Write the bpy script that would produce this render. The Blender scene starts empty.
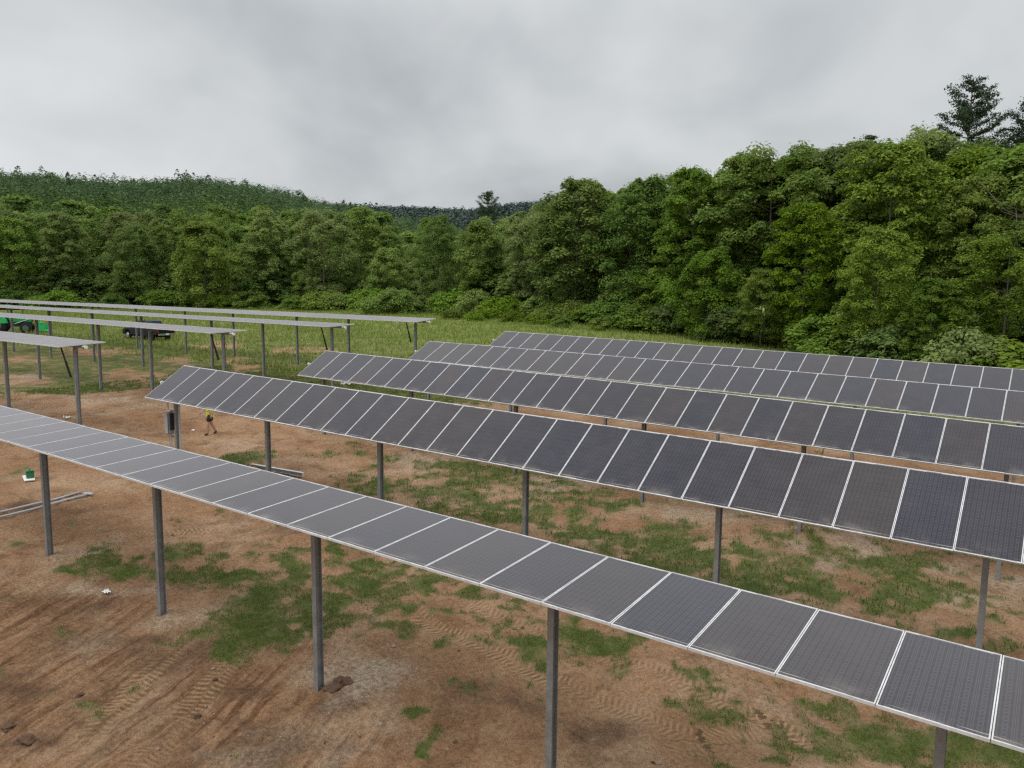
import bpy, math, random
import numpy as np
from mathutils import Vector, Matrix, Quaternion

rng = np.random.default_rng(7)
random.seed(7)
sc = bpy.context.scene
col = sc.collection
U = 1.03                     # one module pitch in metres
ZC = 7.4                     # camera height above the origin of the ground
YAW, PIT, ROL, FOC = -0.601665, 0.119701, 0.009012, 783.4465
CY, SY, CP, SP, CR, SR = math.cos(YAW), math.sin(YAW), math.cos(PIT), math.sin(PIT), math.cos(ROL), math.sin(ROL)

# ------------------------------------------------------------------ terrain
def smax(a, b, k=3.0):
    return k * np.logaddexp(np.asarray(a) / k, b / k)
def vnoise(x, y, seed=0):
    xi = np.floor(x); yi = np.floor(y); fx = x - xi; fy = y - yi
    fx = fx * fx * (3 - 2 * fx); fy = fy * fy * (3 - 2 * fy)
    def h(a, b):
        n = np.sin(a * 127.1 + b * 311.7 + seed * 74.7) * 43758.5453
        return n - np.floor(n)
    a = h(xi, yi) * (1 - fx) + h(xi + 1, yi) * fx
    b = h(xi, yi + 1) * (1 - fx) + h(xi + 1, yi + 1) * fx
    return a * (1 - fy) + b * fy
def fbm(x, y, seed=0, octv=4):
    s = 0; a = .5; t = 0
    for i in range(octv):
        s = s + a * vnoise(x * 2 ** i, y * 2 ** i, seed + i * 13); t += a; a *= .5
    return s / t
def gbase(x, y):             # metres in, metres out
    xu = np.asarray(x, float) / U; yu = np.asarray(y, float) / U
    xs = smax(xu, -40.0); xs = -smax(-xs, -25.0)
    ys = -smax(-yu, -92.0)
    z = -6.65 + .031 * (ys - 22.8) - .038 * (xs + 15.5)
    return z * U + ZC
def polar(px, depth):        # bearing of the view at a horizontal picture position, at a depth in metres
    b = (px - 512) / FOC
    r = b * depth
    return (r * CY + depth * SY, -r * SY + depth * CY)
def ray(px, py):
    a = (px - 512) / FOC; b = -(py - 384) / FOC
    r = a * CR - b * SR; u = a * SR + b * CR
    fw = CP + SP * u; up = -SP + CP * u
    return np.array([r * CY + fw * SY, -r * SY + fw * CY, up])
def gp(px, py):              # where a sight line meets the ground
    d = ray(px, py); t = 5.0
    for _ in range(40):
        p = d * t
        t = (float(gbase(p[0], p[1])) - ZC) / d[2]
    p = d * t
    return np.array([p[0], p[1]])

# ------------------------------------------------------------------ ground paint masks, all in ground metres
def blob_field(X, Y, blobs):
    out = np.zeros_like(X)
    for (px, py, rx, ry) in blobs:
        c = gp(px, py); a = gp(px + rx, py) - c; b = gp(px, py + ry) - c
        M = np.linalg.inv(np.array([[a[0], b[0]], [a[1], b[1]]]))
        dx = X - c[0]; dy = Y - c[1]
        d = np.sqrt((M[0, 0] * dx + M[0, 1] * dy) ** 2 + (M[1, 0] * dx + M[1, 1] * dy) ** 2)
        out = np.maximum(out, np.clip(1.45 - d * .95, 0, 1))
    return out
GRASS = [(270,595,62,24),(255,635,55,24),(330,622,55,20),(180,556,40,9),(210,578,60,10),(8,541,16,9),(20,470,10,5),
 (410,714,14,7),(432,742,18,7),(445,619,20,7),(488,634,12,6),(366,560,25,8),(482,593,40,9),(520,607,22,9),(355,585,28,10),
 (374,630,22,10),(330,632,25,15),(300,560,40,10),(410,585,26,8),(677,667,17,6),(715,671,25,8),(771,690,27,9),(835,705,42,13),(827,737,32,12),(900,725,40,15),
 (965,752,60,18),(1010,765,40,16),(780,760,20,6),(677,536,42,13),(752,547,32,14),(790,557,42,11),(764,581,44,13),(820,542,15,5),(887,562,46,11),
 (925,600,30,11),(872,607,34,7),(970,574,30,9),(950,632,28,10),(1015,622,16,8),(1010,650,24,10),(820,595,20,6),(575,493,42,10),
 (477,474,38,9),(387,459,22,6),(582,530,36,13),(646,541,42,14),(690,552,34,13),(365,478,22,5),(354,451,22,6),(237,459,25,6),
 (620,505,28,8),(530,470,40,7),(725,575,24,10),(560,560,34,9),(440,465,40,7),(640,600,25,6),(700,600,20,5),(98,412,14,5)]
THIN = [(800,565,260,60),(480,500,160,45),(900,715,170,60),(330,600,130,60),(640,560,140,50),(120,560,60,20),(560,640,120,40)]
BARE = [(95,352,45,5),(20,381,25,6),(135,378,28,7),(60,412,80,9),(165,412,60,20),(200,400,30,14),(120,372,20,5),(20,360,30,4),
 (290,351,18,4),(235,360,12,4),(325,352,14,4),(215,346,22,3),(250,368,14,4),(180,362,14,5),(60,398,30,5),(10,395,25,4)]
PALE = [(85,557,36,12),(205,606,42,16),(345,672,44,16),(365,735,36,24),(689,513,42,8),(827,551,62,14),(930,572,40,8),(549,483,32,8),
 (672,511,36,10),(425,460,42,7),(985,600,40,12),(95,590,40,8),(150,400,40,5),(95,398,30,4),(24,378,22,5),(510,556,20,6),(1000,585,40,10)]
DARK = [(60,690,120,40),(160,640,90,30),(260,745,80,25),(330,530,60,10),(470,690,50,14),(600,735,60,14),(342,692,22,11),(20,745,22,14),(150,580,60,14),(60,610,60,14),(470,600,22,8),(215,690,40,10),(120,680,50,12),(270,515,30,6),(20,505,40,9),(420,492,40,8)]
TRACKS = [([(400,605),(437,630),(500,655),(560,683),(640,716),(713,747),(760,772)], .25, 1),
          ([(455,590),(487,612),(560,637),(640,665),(720,697),(790,727),(850,768)], .25, 1),
          ([(60,531),(110,537),(155,534),(230,529)], .22),
          ([(110,800),(160,742),(205,690),(245,648),(275,622)], .26), ([(40,800),(95,735),(150,675),(190,640)], .26),
          ([(-20,622),(30,600),(70,577)], .30),
          ([(640,775),(700,745),(770,712)], .28),
          ([(520,470),(480,490),(420,512),(380,530)], .25)]
def meadow_edge(X):
    pts = [gp(-60, 405), gp(0, 400), gp(70, 396), gp(150, 391), gp(200, 383)]
    xs = [p[0] for p in pts] + [-27., -22., 10.]
    ys = [p[1] for p in pts] + [30., 39., 46.]
    o = np.argsort(xs)
    return np.interp(X, np.array(xs)[o], np.array(ys)[o])
def grass_mask(X, Y):
    wx = (fbm(X * .8, Y * .8, 61) - .5) * 1.5 + (fbm(X * 3, Y * 3, 62, 2) - .5) * .5; wy = (fbm(X * .8, Y * .8, 63) - .5) * 1.5 + (fbm(X * 3, Y * 3, 64, 2) - .5) * .5
    m = np.maximum(blob_field(X + wx, Y + wy, GRASS) * .78, blob_field(X + wx, Y + wy, THIN) * .70)
    m = np.where((Y < 4) | (X > 3), np.maximum(m, .5 * fbm(X * .4, Y * .4, 5)), m)
    md = np.clip((Y - meadow_edge(X)) / 5.0 + .45, 0, 1)
    m = np.maximum(m, md * .98)
    m = m - blob_field(X + wx * 1.5, Y + wy * 1.5, BARE) * .62 - .25 * blob_field(X + wx, Y + wy, PALE)
    n = fbm(X * .9, Y * .9, 3, 5); n2 = fbm(X * 2.6, Y * 2.6, 31, 4)
    far = np.clip((Y - 45) / 40, 0, 1)
    v = m + (n - .5) * (1.15 - .5 * far) + (n2 - .5) * 1.35 * (1 - far) + .02
    t = np.clip((v - .32) / .5, 0, 1)
    return t * t * (3 - 2 * t)
STREAK = gp(250, 575) - gp(60, 700); STREAK /= np.linalg.norm(STREAK)
def track_field(X, Y):
    u = np.zeros_like(X); v = np.zeros_like(X); m = np.zeros_like(X); ab = np.full_like(X, 9.)
    for pts, hw, *st in TRACKS:
        P = [gp(*p) for p in pts]
        Q = []                                      # smooth the centre line
        for i in range(len(P) - 1):
            p0 = P[max(i - 1, 0)]; p1 = P[i]; p2 = P[i + 1]; p3 = P[min(i + 2, len(P) - 1)]
            for t in np.linspace(0, 1, 6, endpoint=False):
                Q.append(.5 * ((2 * p1) + (-p0 + p2) * t + (2 * p0 - 5 * p1 + 4 * p2 - p3) * t * t + (-p0 + 3 * p1 - 3 * p2 + p3) * t ** 3))
        Q.append(P[-1]); Q = np.array(Q)
        lo = Q.min(0) - 1; hi = Q.max(0) + 1
        idx = np.where((X > lo[0]) & (X < hi[0]) & (Y > lo[1]) & (Y < hi[1]))[0]
        if len(idx) == 0: continue
        x = X[idx]; y = Y[idx]; best = np.full(len(idx), 1e9); bu = np.zeros(len(idx)); bv = np.zeros(len(idx)); L = 0
        for a, b in zip(Q[:-1], Q[1:]):
            e = b - a; l = np.linalg.norm(e); e = e / l
            s = np.clip((x - a[0]) * e[0] + (y - a[1]) * e[1], 0, l)
            dx = x - a[0] - e[0] * s; dy = y - a[1] - e[1] * s; d = np.hypot(dx, dy)
            k = d < best
            best = np.where(k, d, best); bu = np.where(k, (e[0] * dy - e[1] * dx) / hw, bu); bv = np.where(k, L + s, bv); L += l
        fade = np.clip(np.minimum(bv, L - bv) / 1.0, 0, 1)
        mm = np.clip((1.1 - np.abs(bu)) * 4, 0, 1) * fade * ((.55 if st else .1) + (.5 if st else .75) * np.clip(fbm(x * .9, y * .9, 77) * 3.2 - 1.1, 0, 1))
        k = mm > m[idx]
        k = (np.abs(bu) < 1.7) & (np.abs(bu) < ab[idx]); ab[idx] = np.where(k, np.abs(bu), ab[idx])
        u[idx] = np.where(k, bu, u[idx]); v[idx] = np.where(k, bv, v[idx]); m[idx] = np.maximum(m[idx], mm)
    return u, v, m
def relief(X, Y, g=None):
    near = np.clip(1 - (np.hypot(X, Y) - 60) / 60, 0, 1)
    xr = X * STREAK[0] + Y * STREAK[1]; yr = -X * STREAK[1] + Y * STREAK[0]
    z = (fbm(X * .35, Y * .35, 11) - .5) * .42 + (fbm(X * 1.7, Y * 1.7, 12) - .5) * .09 + (fbm(xr * .22, yr * 2.6, 15, 4) - .5) * .16 * np.clip(1.6 - np.hypot(X + 10, Y - 7) / 7, 0, 1)
    z = z + (fbm(X * 5, Y * 5, 13, 3) - .5) * .085 * (.3 + 1.4 * fbm(X * .6, Y * .6, 14))
    for xp in (-25.45, -20.45, -15.5, -10.52, -5.56, -.65):
        for yp in (9.192, 15.969, 22.829):
            z = z + .07 * np.exp(-((X - xp * U) ** 2 + (Y - yp * U) ** 2) / .30)
    return z * near
def ground_z(x, y):
    return float(gbase(x, y) + relief(np.array([float(x)]), np.array([float(y)]))[0])

# wooded hills behind the site: profile over the bearing b = lateral / depth
def hill_z(x, y, far=False):
    x = np.asarray(x, float); y = np.asarray(y, float)
    dep = x * SY + y * CY; lat = x * CY - y * SY
    b = lat / np.maximum(dep, 1) * FOC + 512
    if not far:
        sky = np.interp(b, [-400, -100, 0, 60, 110, 160, 200, 250, 300, 345, 400, 450, 520, 700], [198, 193, 195, 201, 206, 209, 205, 211, 219, 227, 236, 246, 268, 290])
        top = (290 - sky) / FOC * 520
        t = np.clip((dep - 170) / 350, 0, 1); t = t * t * (3 - 2 * t) * .55 + t * .45
        back = np.clip(1 - (dep - 520) / 500, 0, 1)
        z = gbase(x, y) * (1 - t) + (top + ZC) * t
        return np.where(dep > 520, z * back, z) + (fbm(x * .012, y * .012, 41) - .5) * 14 * t
    sky = np.interp(b, [100, 250, 340, 400, 470, 505, 550, 620, 760, 900], [285, 225, 212, 214, 216, 211, 206, 206, 215, 240])
    top = (290 - sky) / FOC * 1100
    t = np.clip((dep - 700) / 400, 0, 1); t = t * t * (3 - 2 * t)
    back = np.clip(1 - (dep - 1100) / 500, 0, 1)
    return (top + ZC) * t * back - 6

# ------------------------------------------------------------------ node helpers
def mat(name):
    m = bpy.data.materials.new(name); m.use_nodes = True
    m.node_tree.nodes.clear()
    return m
class NT:
    def __init__(s, tree): s.t = tree; s.n = tree.nodes; s.l = tree.links
    def new(s, typ, ins=None, **kw):
        nd = s.n.new(typ)
        for k, v in kw.items(): setattr(nd, k, v)
        for k, v in (ins or {}).items():
            sk = nd.inputs[k]
            if hasattr(v, 'is_linked') or isinstance(v, bpy.types.NodeSocket): s.l.new(v, sk)
            elif isinstance(v, bpy.types.Node): s.l.new(v.outputs[0], sk)
            else:
                if isinstance(v, (tuple, list)) and len(v) == 3 and sk.type == 'RGBA': v = (*v, 1)
                sk.default_value = v
        return nd
    def math(s, op, a, b=0.0, clamp=False):
        return s.new('ShaderNodeMath', {0: a, 1: b}, operation=op, use_clamp=clamp).outputs[0]
    def mix(s, f, a, b, blend='MIX'):
        nd = s.new('ShaderNodeMix', data_type='RGBA', blend_type=blend)
        for i, v in ((0, f), (6, a), (7, b)):
            sk = nd.inputs[i]
            if isinstance(v, bpy.types.NodeSocket): s.l.new(v, sk)
            else: sk.default_value = (*v, 1) if isinstance(v, (tuple, list)) and len(v) == 3 else v
        return nd.outputs[2]
    def noise(s, vec, scale, detail=4, rough=.55, dist=0):
        nd = s.new('ShaderNodeTexNoise', {'Scale': scale, 'Detail': detail, 'Roughness': rough, 'Distortion': dist})
        if vec is not None: s.l.new(vec, nd.inputs['Vector'])
        return nd.outputs[0]
    def ramp(s, f, stops):
        nd = s.new('ShaderNodeValToRGB'); s.l.new(f, nd.inputs[0])
        e = nd.color_ramp.elements
        while len(e) < len(stops): e.new(.5)
        for el, (p, c) in zip(e, stops):
            el.position = p; el.color = (*c, 1) if not isinstance(c, (int, float)) else (c, c, c, 1)
        return nd.outputs[0]
    def range(s, f, a, b, c=0., d=1.):
        nd = s.new('ShaderNodeMapRange', {'From Min': a, 'From Max': b, 'To Min': c, 'To Max': d}); s.l.new(f, nd.inputs['Value'])
        return nd.outputs[0]
    def attr(s, name): return s.new('ShaderNodeAttribute', attribute_name=name)
    def out(s, sh): 
        o = s.new('ShaderNodeOutputMaterial'); s.l.new(sh, o.inputs[0])
    def bsdf(s, **ins):
        return s.new('ShaderNodeBsdfPrincipled', {k.replace('_', ' '): v for k, v in ins.items()})

def simple(name, c, rough=.6, metal=0., var=.12, scale=6., bump=0.):
    m = mat(name); t = NT(m.node_tree)
    co = t.new('ShaderNodeTexCoord').outputs['Object']
    n = t.noise(co, scale, 5)
    k = t.range(n, .3, .7, 1 - var, 1 + var)
    cc = t.mix(1.0, c, (1, 1, 1), 'MULTIPLY')
    nd = t.new('ShaderNodeVectorMath', operation='SCALE'); t.l.new(cc, nd.inputs[0]); t.l.new(k, nd.inputs['Scale'])
    b = t.bsdf(Base_Color=nd.outputs[0], Roughness=rough, Metallic=metal)
    if bump: t.l.new(t.new('ShaderNodeBump', {'Strength': bump, 'Distance': .01, 'Height': n}).outputs[0], b.inputs['Normal'])
    t.out(b.outputs[0]); return m

# ------------------------------------------------------------------ materials
def ground_material():
    m = mat('soil_and_turf'); t = NT(m.node_tree)
    pos = t.new('ShaderNodeNewGeometry').outputs['Position']
    g = t.attr('grass').outputs['Fac']; pale = t.attr('pale').outputs['Fac']; dark = t.attr('dark').outputs['Fac']
    trk = t.attr('track').outputs['Vector']
    # streaks left by the grading blade
    ang = math.atan2(STREAK[1], STREAK[0])
    mp = t.new('ShaderNodeMapping', {'Rotation': (0, 0, ang), 'Scale': (2.6, .20, 1)}, vector_type='TEXTURE'); t.l.new(pos, mp.inputs[0])
    st = t.noise(mp.outputs[0], 1.0, 6, .65); sk = t.attr('streak').outputs['Fac']
    st = t.math('ADD', .47, t.math('MULTIPLY', t.math('SUBTRACT', st, .47), t.math('ADD', .12, t.math('MULTIPLY', sk, 1.3))))
    big = t.noise(pos, .32, 4, .55, .6); med = t.noise(pos, 1.6, 5, .6, .4); fine = t.noise(pos, 11, 6, .7); grit = t.noise(pos, 55, 4, .75)
    soil = t.ramp(big, [(.3, (.262, .140, .072)), (.5, (.355, .205, .114)), (.7, (.455, .300, .188))])
    soil = t.mix(t.range(st, .50, .64, 0, .85), soil, (.160, .078, .038))
    soil = t.mix(t.range(st, .44, .30, 0, .75), soil, (.44, .290, .175))
    soil = t.mix(t.range(t.noise(pos, .8, 6, .65, .8), .50, .64, 0, .6), soil, (.165, .086, .046))
    soil = t.mix(t.range(med, .52, .70, 0, .5), soil, (.42, .285, .175))
    soil = t.mix(t.math('MULTIPLY', dark, .75), soil, (.115, .062, .036))
    pl = t.math('MULTIPLY', pale, t.range(med, .3, .55, .35, 1.0), clamp=True)
    soil = t.mix(t.math('MULTIPLY', pl, .8), soil, t.ramp(fine, [(.3, (.30, .225, .155)), (.7, (.54, .44, .33))]))
    k = t.range(fine, .28, .72, .60, 1.42); k2 = t.range(grit, .28, .72, .62, 1.38)
    sv = t.new('ShaderNodeVectorMath', operation='SCALE'); t.l.new(soil, sv.inputs[0]); t.l.new(t.math('MULTIPLY', k, k2), sv.inputs['Scale'])
    soil = sv.outputs[0]
    # pebbles
    vor = t.new('ShaderNodeTexVoronoi', {'Scale': 5.0}); t.l.new(pos, vor.inputs['Vector'])
    peb = t.math('MULTIPLY', t.math('LESS_THAN', vor.outputs['Distance'], .11), t.range(t.noise(pos, 1.1, 3), .5, .6))
    soil = t.mix(t.math('MULTIPLY', peb, .6), soil, (.52, .44, .35))
    # tyre tread marks
    sx = t.new('ShaderNodeSeparateXYZ'); t.l.new(trk, sx.inputs[0])
    ph = t.math('ADD', t.math('MULTIPLY', sx.outputs[1], 2 * math.pi / .125), t.math('MULTIPLY', t.math('ABSOLUTE', sx.outputs[0]), 4.2))
    ph = t.math('ADD', ph, t.math('ADD', t.math('MULTIPLY', t.math('SIGN', sx.outputs[0]), 1.55), t.math('MULTIPLY', t.math('SUBTRACT', t.noise(pos, 2.5, 4), .5), 5.0)))
    lug = t.math('MULTIPLY', t.math('MAXIMUM', -1.0, t.math('MINIMUM', 1.0, t.math('MULTIPLY', t.math('SINE', ph), 2.2))), sx.outputs[2])
    lug = t.math('MULTIPLY', lug, t.range(t.math('ABSOLUTE', sx.outputs[0]), .04, .22))
    lug = t.math('MULTIPLY', lug, t.range(t.noise(pos, 4.0, 5, .7), .30, .52))
    soil = t.mix(t.math('MULTIPLY', sx.outputs[2], .35), soil, (.36, .22, .118))
    soil = t.mix(t.range(lug, 0, 1, 0, .6), soil, (.55, .37, .21))
    soil = t.mix(t.range(lug, 0, -1, 0, .6), soil, (.15, .080, .042))
    # turf
    gcol = t.ramp(t.noise(pos, 1.3, 5, .65), [(.32, (.055, .094, .018)), (.49, (.104, .140, .033)), (.60, (.21, .175, .08))])
    gcol2 = t.ramp(t.noise(pos, .09, 4, .6), [(.3, (.095, .155, .030)), (.5, (.215, .285, .062)), (.68, (.30, .32, .11))])
    sy_ = t.new('ShaderNodeSeparateXYZ'); t.l.new(pos, sy_.inputs[0])
    gcol = t.mix(t.range(sy_.outputs[1], 30, 75, 0, .8), gcol, gcol2)
    gv = t.new('ShaderNodeVectorMath', operation='SCALE'); t.l.new(gcol, gv.inputs[0]); t.l.new(t.math('MULTIPLY', k, t.range(grit, .25, .75, .6, 1.35)), gv.inputs['Scale'])
    edge = t.math('ADD', g, t.math('MULTIPLY', t.math('SUBTRACT', fine, .5), 1.7))
    edge = t.math('ADD', edge, t.math('MULTIPLY', t.math('SUBTRACT', grit, .5), 1.6))
    gm = t.math('MULTIPLY', t.range(edge, .34, .96), .96)
    # straw litter around the turf
    soil = t.mix(t.math('MULTIPLY', t.range(edge, .12, .4), .35), soil, (.27, .21, .12))
    c = t.mix(gm, soil, gv.outputs[0])
    b = t.bsdf(Base_Color=c, Roughness=.95)
    b.inputs['Specular IOR Level'].default_value = .15
    h = t.math('ADD', t.math('MULTIPLY', fine, .12), t.math('MULTIPLY', grit, .035))
    h = t.math('ADD', h, t.math('MULTIPLY', lug, .018)); h = t.math('ADD', h, t.math('MULTIPLY', st, .10))
    h = t.math('ADD', h, t.math('MULTIPLY', peb, .02))
    t.l.new(t.new('ShaderNodeBump', {'Strength': .9, 'Distance': 1.0, 'Height': h}).outputs[0], b.inputs['Normal'])
    t.out(b.outputs[0]); return m

def leaf_material(name, dark, lite, trans=.22):
    m = mat(name); t = NT(m.node_tree)
    a = t.attr('tint').outputs['Fac']
    rnd = t.new('ShaderNodeObjectInfo').outputs['Random']
    pos = t.new('ShaderNodeNewGeometry').outputs['Position']
    n = t.noise(pos, .22, 3)
    f = t.math('ADD', t.math('MULTIPLY', a, .7), t.math('MULTIPLY', n, .5)); f = t.math('SUBTRACT', f, .12)
    c = t.mix(t.math('MULTIPLY', f, 1.0, clamp=True), dark, lite)
    c2 = t.new('ShaderNodeHueSaturation', {'Hue': t.range(rnd, 0, 1, .491, .510), 'Saturation': t.range(rnd, 0, 1, .9, 1.08), 'Value': t.range(t.math('FRACT', t.math('MULTIPLY', rnd, 7.3)), 0, 1, .82, 1.16), 'Color': c}).outputs[0]
    d = t.bsdf(Base_Color=c2, Roughness=.65); d.inputs['Specular IOR Level'].default_value = .07
    tr = t.new('ShaderNodeBsdfTranslucent', {'Color': c2})
    mx = t.new('ShaderNodeMixShader', {0: trans, 1: d.outputs[0], 2: tr.outputs[0]})
    t.out(mx.outputs[0]); return m

def panel_material():
    m = mat('solar_cells_under_glass'); t = NT(m.node_tree)
    uv = t.new('ShaderNodeUVMap').outputs[0]
    s = t.new('ShaderNodeSeparateXYZ'); t.l.new(uv, s.inputs[0]); u, v = s.outputs[0], s.outputs[1]
    rnd = t.new('ShaderNodeObjectInfo').outputs['Random']
    cu = t.math('FRACT', t.math('MULTIPLY', u, 6.0)); cv = t.math('FRACT', t.math('MULTIPLY', v, 12.0))
    gapu = t.math('GREATER_THAN', t.math('ABSOLUTE', t.math('SUBTRACT', cu, .5)), .484)
    gapv = t.math('GREATER_THAN', t.math('ABSOLUTE', t.math('SUBTRACT', cv, .5)), .484)
    bus = t.math('LESS_THAN', t.math('ABSOLUTE', t.math('SUBTRACT', t.math('FRACT', t.math('MULTIPLY', u, 24.0)), .5)), .17)
    pad = t.math('MULTIPLY', t.math('LESS_THAN', t.math('ABSOLUTE', t.math('SUBTRACT', t.math('FRACT', t.math('MULTIPLY', u, 6.0)), .5)), .07),
                 t.math('LESS_THAN', t.math('ABSOLUTE', t.math('SUBTRACT', t.math('FRACT', t.math('MULTIPLY', v, 24.0)), .5)), .10))
    cell = t.ramp(rnd, [(0., (.009, .010, .022)), (.35, (.013, .012, .020)), (.65, (.022, .016, .018)), (1., (.031, .023, .022))])
    sel = t.math('FRACT', t.math('MULTIPLY', rnd, 13.7))
    cell = t.mix(t.math('MULTIPLY', t.math('GREATER_THAN', sel, .86), .6), cell, (.010, .012, .026))
    co = t.new('ShaderNodeNewGeometry').outputs['Position']
    c = t.mix(t.math('MULTIPLY', bus, .8), cell, (.046, .044, .058))
    c = t.mix(t.math('MULTIPLY', gapu, .35), c, (.16, .155, .15))
    c = t.mix(t.math('MULTIPLY', gapv, .34), c, (.12, .12, .12))
    c = t.mix(t.math('MULTIPLY', pad, .42), c, (.15, .15, .15))
    # white backsheet strip and ribbon showing at the short ends
    ve = t.math('MINIMUM', v, t.math('SUBTRACT', 1.0, v))
    strip = t.math('LESS_THAN', ve, .009)
    seg = t.math('GREATER_THAN', t.noise(co, 2.3, 2), .50)
    c = t.mix(t.math('MULTIPLY', strip, t.math('ADD', .30, t.math('MULTIPLY', seg, .5))), c, (.66, .66, .64))
    rib = t.math('LESS_THAN', t.math('ABSOLUTE', t.math('SUBTRACT', v, .036)), .004)
    c = t.mix(t.math('MULTIPLY', rib, t.math('MULTIPLY', t.range(t.noise(co, 1.7, 2), .42, .6), .75)), c, (.42, .36, .29))
    # dust
    dn = t.noise(co, 2.2, 5, .6)
    low = t.range(v, .0, .22, 1, 0)
    du = t.math('MULTIPLY', t.math('MULTIPLY', low, low), t.range(dn, .50, .70, 0, .40))
    du = t.math('ADD', du, t.range(dn, .2, .8, .012, .075)); 
    c = t.mix(du, c, (.30, .27, .24))
    b = t.bsdf(Base_Color=c, Roughness=t.range(dn, .3, .7, .14, .26))
    b.inputs['Sheen Weight'].default_value = 1.0; b.inputs['Sheen Roughness'].default_value = .28; b.inputs['Sheen Tint'].default_value = (1.0, .92, .96, 1)
    b.inputs['IOR'].default_value = 1.38
    t.out(b.outputs[0]); return m

def steel_material(name, base, metal, seed):
    m = mat(name); t = NT(m.node_tree)
    co = t.new('ShaderNodeNewGeometry').outputs['Position']
    v = t.new('ShaderNodeTexVoronoi', {'Scale': 28.0}); t.l.new(co, v.inputs['Vector'])
    n = t.noise(co, 4.0, 5)
    mp = t.new('ShaderNodeMapping', {'Scale': (9, 9, .6)}); t.l.new(co, mp.inputs[0])
    stn = t.noise(mp.outputs[0], 1.5, 4)
    f = t.math('ADD', t.math('MULTIPLY', n, .6), t.math('MULTIPLY', v.outputs['Color'], .18)); f = t.math('ADD', f, t.math('MULTIPLY', stn, .3))
    c = t.ramp(f, [(.3, tuple(x * .72 for x in base)), (.75, tuple(min(1, x * 1.22) for x in base))])
    b = t.bsdf(Base_Color=c, Metallic=metal, Roughness=t.range(n, .3, .7, .42, .62)); t.out(b.outputs[0]); return m

M = {}
M['ground'] = ground_material()
M['cells'] = panel_material()
M['frame'] = steel_material('anodised_frame', (.62, .62, .625), .15, 1)
M['steel'] = steel_material('galvanised_steel', (.27, .28, .285), .45, 2)
M['tube'] = steel_material('galvanised_tube', (.33, .34, .34), .4, 3)
M['white'] = simple('white_plastic', (.78, .78, .76), .45, 0, .06)
M['cabinet'] = simple('grey_cabinet_paint', (.33, .345, .35), .45, 0, .06)
M['black'] = simple('black_plastic', (.018, .018, .02), .5, 0, .2)
M['pvc'] = simple('grey_pvc', (.42, .43, .45), .4, 0, .10, 3)
M['bright'] = leaf_material('leaf_bright', (.105, .172, .022), (.275, .360, .055), 0.4)
M['mid'] = leaf_material('leaf_mid', (0.102, 0.178, 0.031), (0.270, 0.372, 0.072), 0.4)
M['deep'] = leaf_material('leaf_deep', (0.079, 0.146, 0.036), (0.210, 0.300, 0.070), 0.4)
M['olive'] = leaf_material('leaf_olive', (0.120, 0.186, 0.046), (0.306, 0.386, 0.108), 0.4)
M['needle'] = leaf_material('needle', (.030, .062, .030), (.080, .120, .056), 0.15)
M['haze'] = leaf_material('hazed_far_leaf', (0.082, 0.142, 0.062), (0.162, 0.238, 0.102), 0.3)  # distance haze over the hill is painted into this leaf colour
M['slope'] = leaf_material('slope_leaf', (0.070, 0.120, 0.041), (0.174, 0.246, 0.077), .25)
M['midl'] = leaf_material('leaf_mid_hazed', (0.126, 0.206, 0.043), (0.314, 0.420, 0.094), 0.4)  # left wood: this and the next two leaf colours lightened to imitate haze
M['deepl'] = leaf_material('leaf_deep_hazed', (0.102, 0.174, 0.046), (0.252, 0.342, 0.086), 0.4)
M['olivel'] = leaf_material('leaf_olive_hazed', (0.150, 0.216, 0.058), (0.348, 0.430, 0.132), 0.4)
M['haze2'] = leaf_material('hazed_farther_leaf', (.070, .102, .090), (.105, .140, .118), .1)  # bluish air haze put into the ridge leaf colour
M['blade'] = leaf_material('grass_blade', (.075, .120, .020), (.250, .290, .075), 0.25)
M['meadow'] = leaf_material('meadow_blade', (.140, .225, .034), (.370, .430, .105), 0.2)
M['bark'] = simple('bark', (.105, .088, .07), .9, 0, .35, 3, .6)
M['deadwood'] = simple('dead_wood', (.27, .24, .21), .9, 0, .25, 3, .4)
M['stone'] = simple('stone', (.27, .22, .175), .9, 0, .3, 9, .6)
M['clod'] = simple('wet_clod', (.10, .055, .032), .95, 0, .35, 9, .8)

# ------------------------------------------------------------------ mesh helpers
def raw_mesh(name, V, F, material=None, smooth=False, tint=None):
    V = np.asarray(V, np.float32); F = np.asarray(F, np.int32)
    me = bpy.data.meshes.new(name)
    k = F.shape[1]
    me.vertices.add(len(V)); me.vertices.foreach_set('co', V.ravel())
    me.loops.add(F.size); me.loops.foreach_set('vertex_index', F.ravel())
    me.polygons.add(len(F)); me.polygons.foreach_set('loop_start', np.arange(0, F.size, k, dtype=np.int32))
    if smooth: me.polygons.foreach_set('use_smooth', np.ones(len(F), bool))
    me.update(calc_edges=True)
    if tint is not None:
        a = me.attributes.new('tint', 'FLOAT', 'FACE'); a.data.foreach_set('value', np.asarray(tint, np.float32))
    if material: me.materials.append(material)
    return me
def link(name, me, parent=None, loc=None, rot=None):
    o = bpy.data.objects.new(name, me); col.objects.link(o)
    if parent: o.parent = parent
    if loc is not None: o.location = loc
    if rot is not None: o.rotation_euler = rot
    return o
def tag(o, label, cat, group=None, kind=None):
    if label: o['label'] = label
    if cat: o['category'] = cat
    if group: o['group'] = group
    if kind: o['kind'] = kind
    return o
def empty(name, loc, rz=0):
    o = bpy.data.objects.new(name, None); col.objects.link(o); o.location = loc; o.rotation_euler = (0, 0, rz)
    o.empty_display_size = .3
    return o

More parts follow.
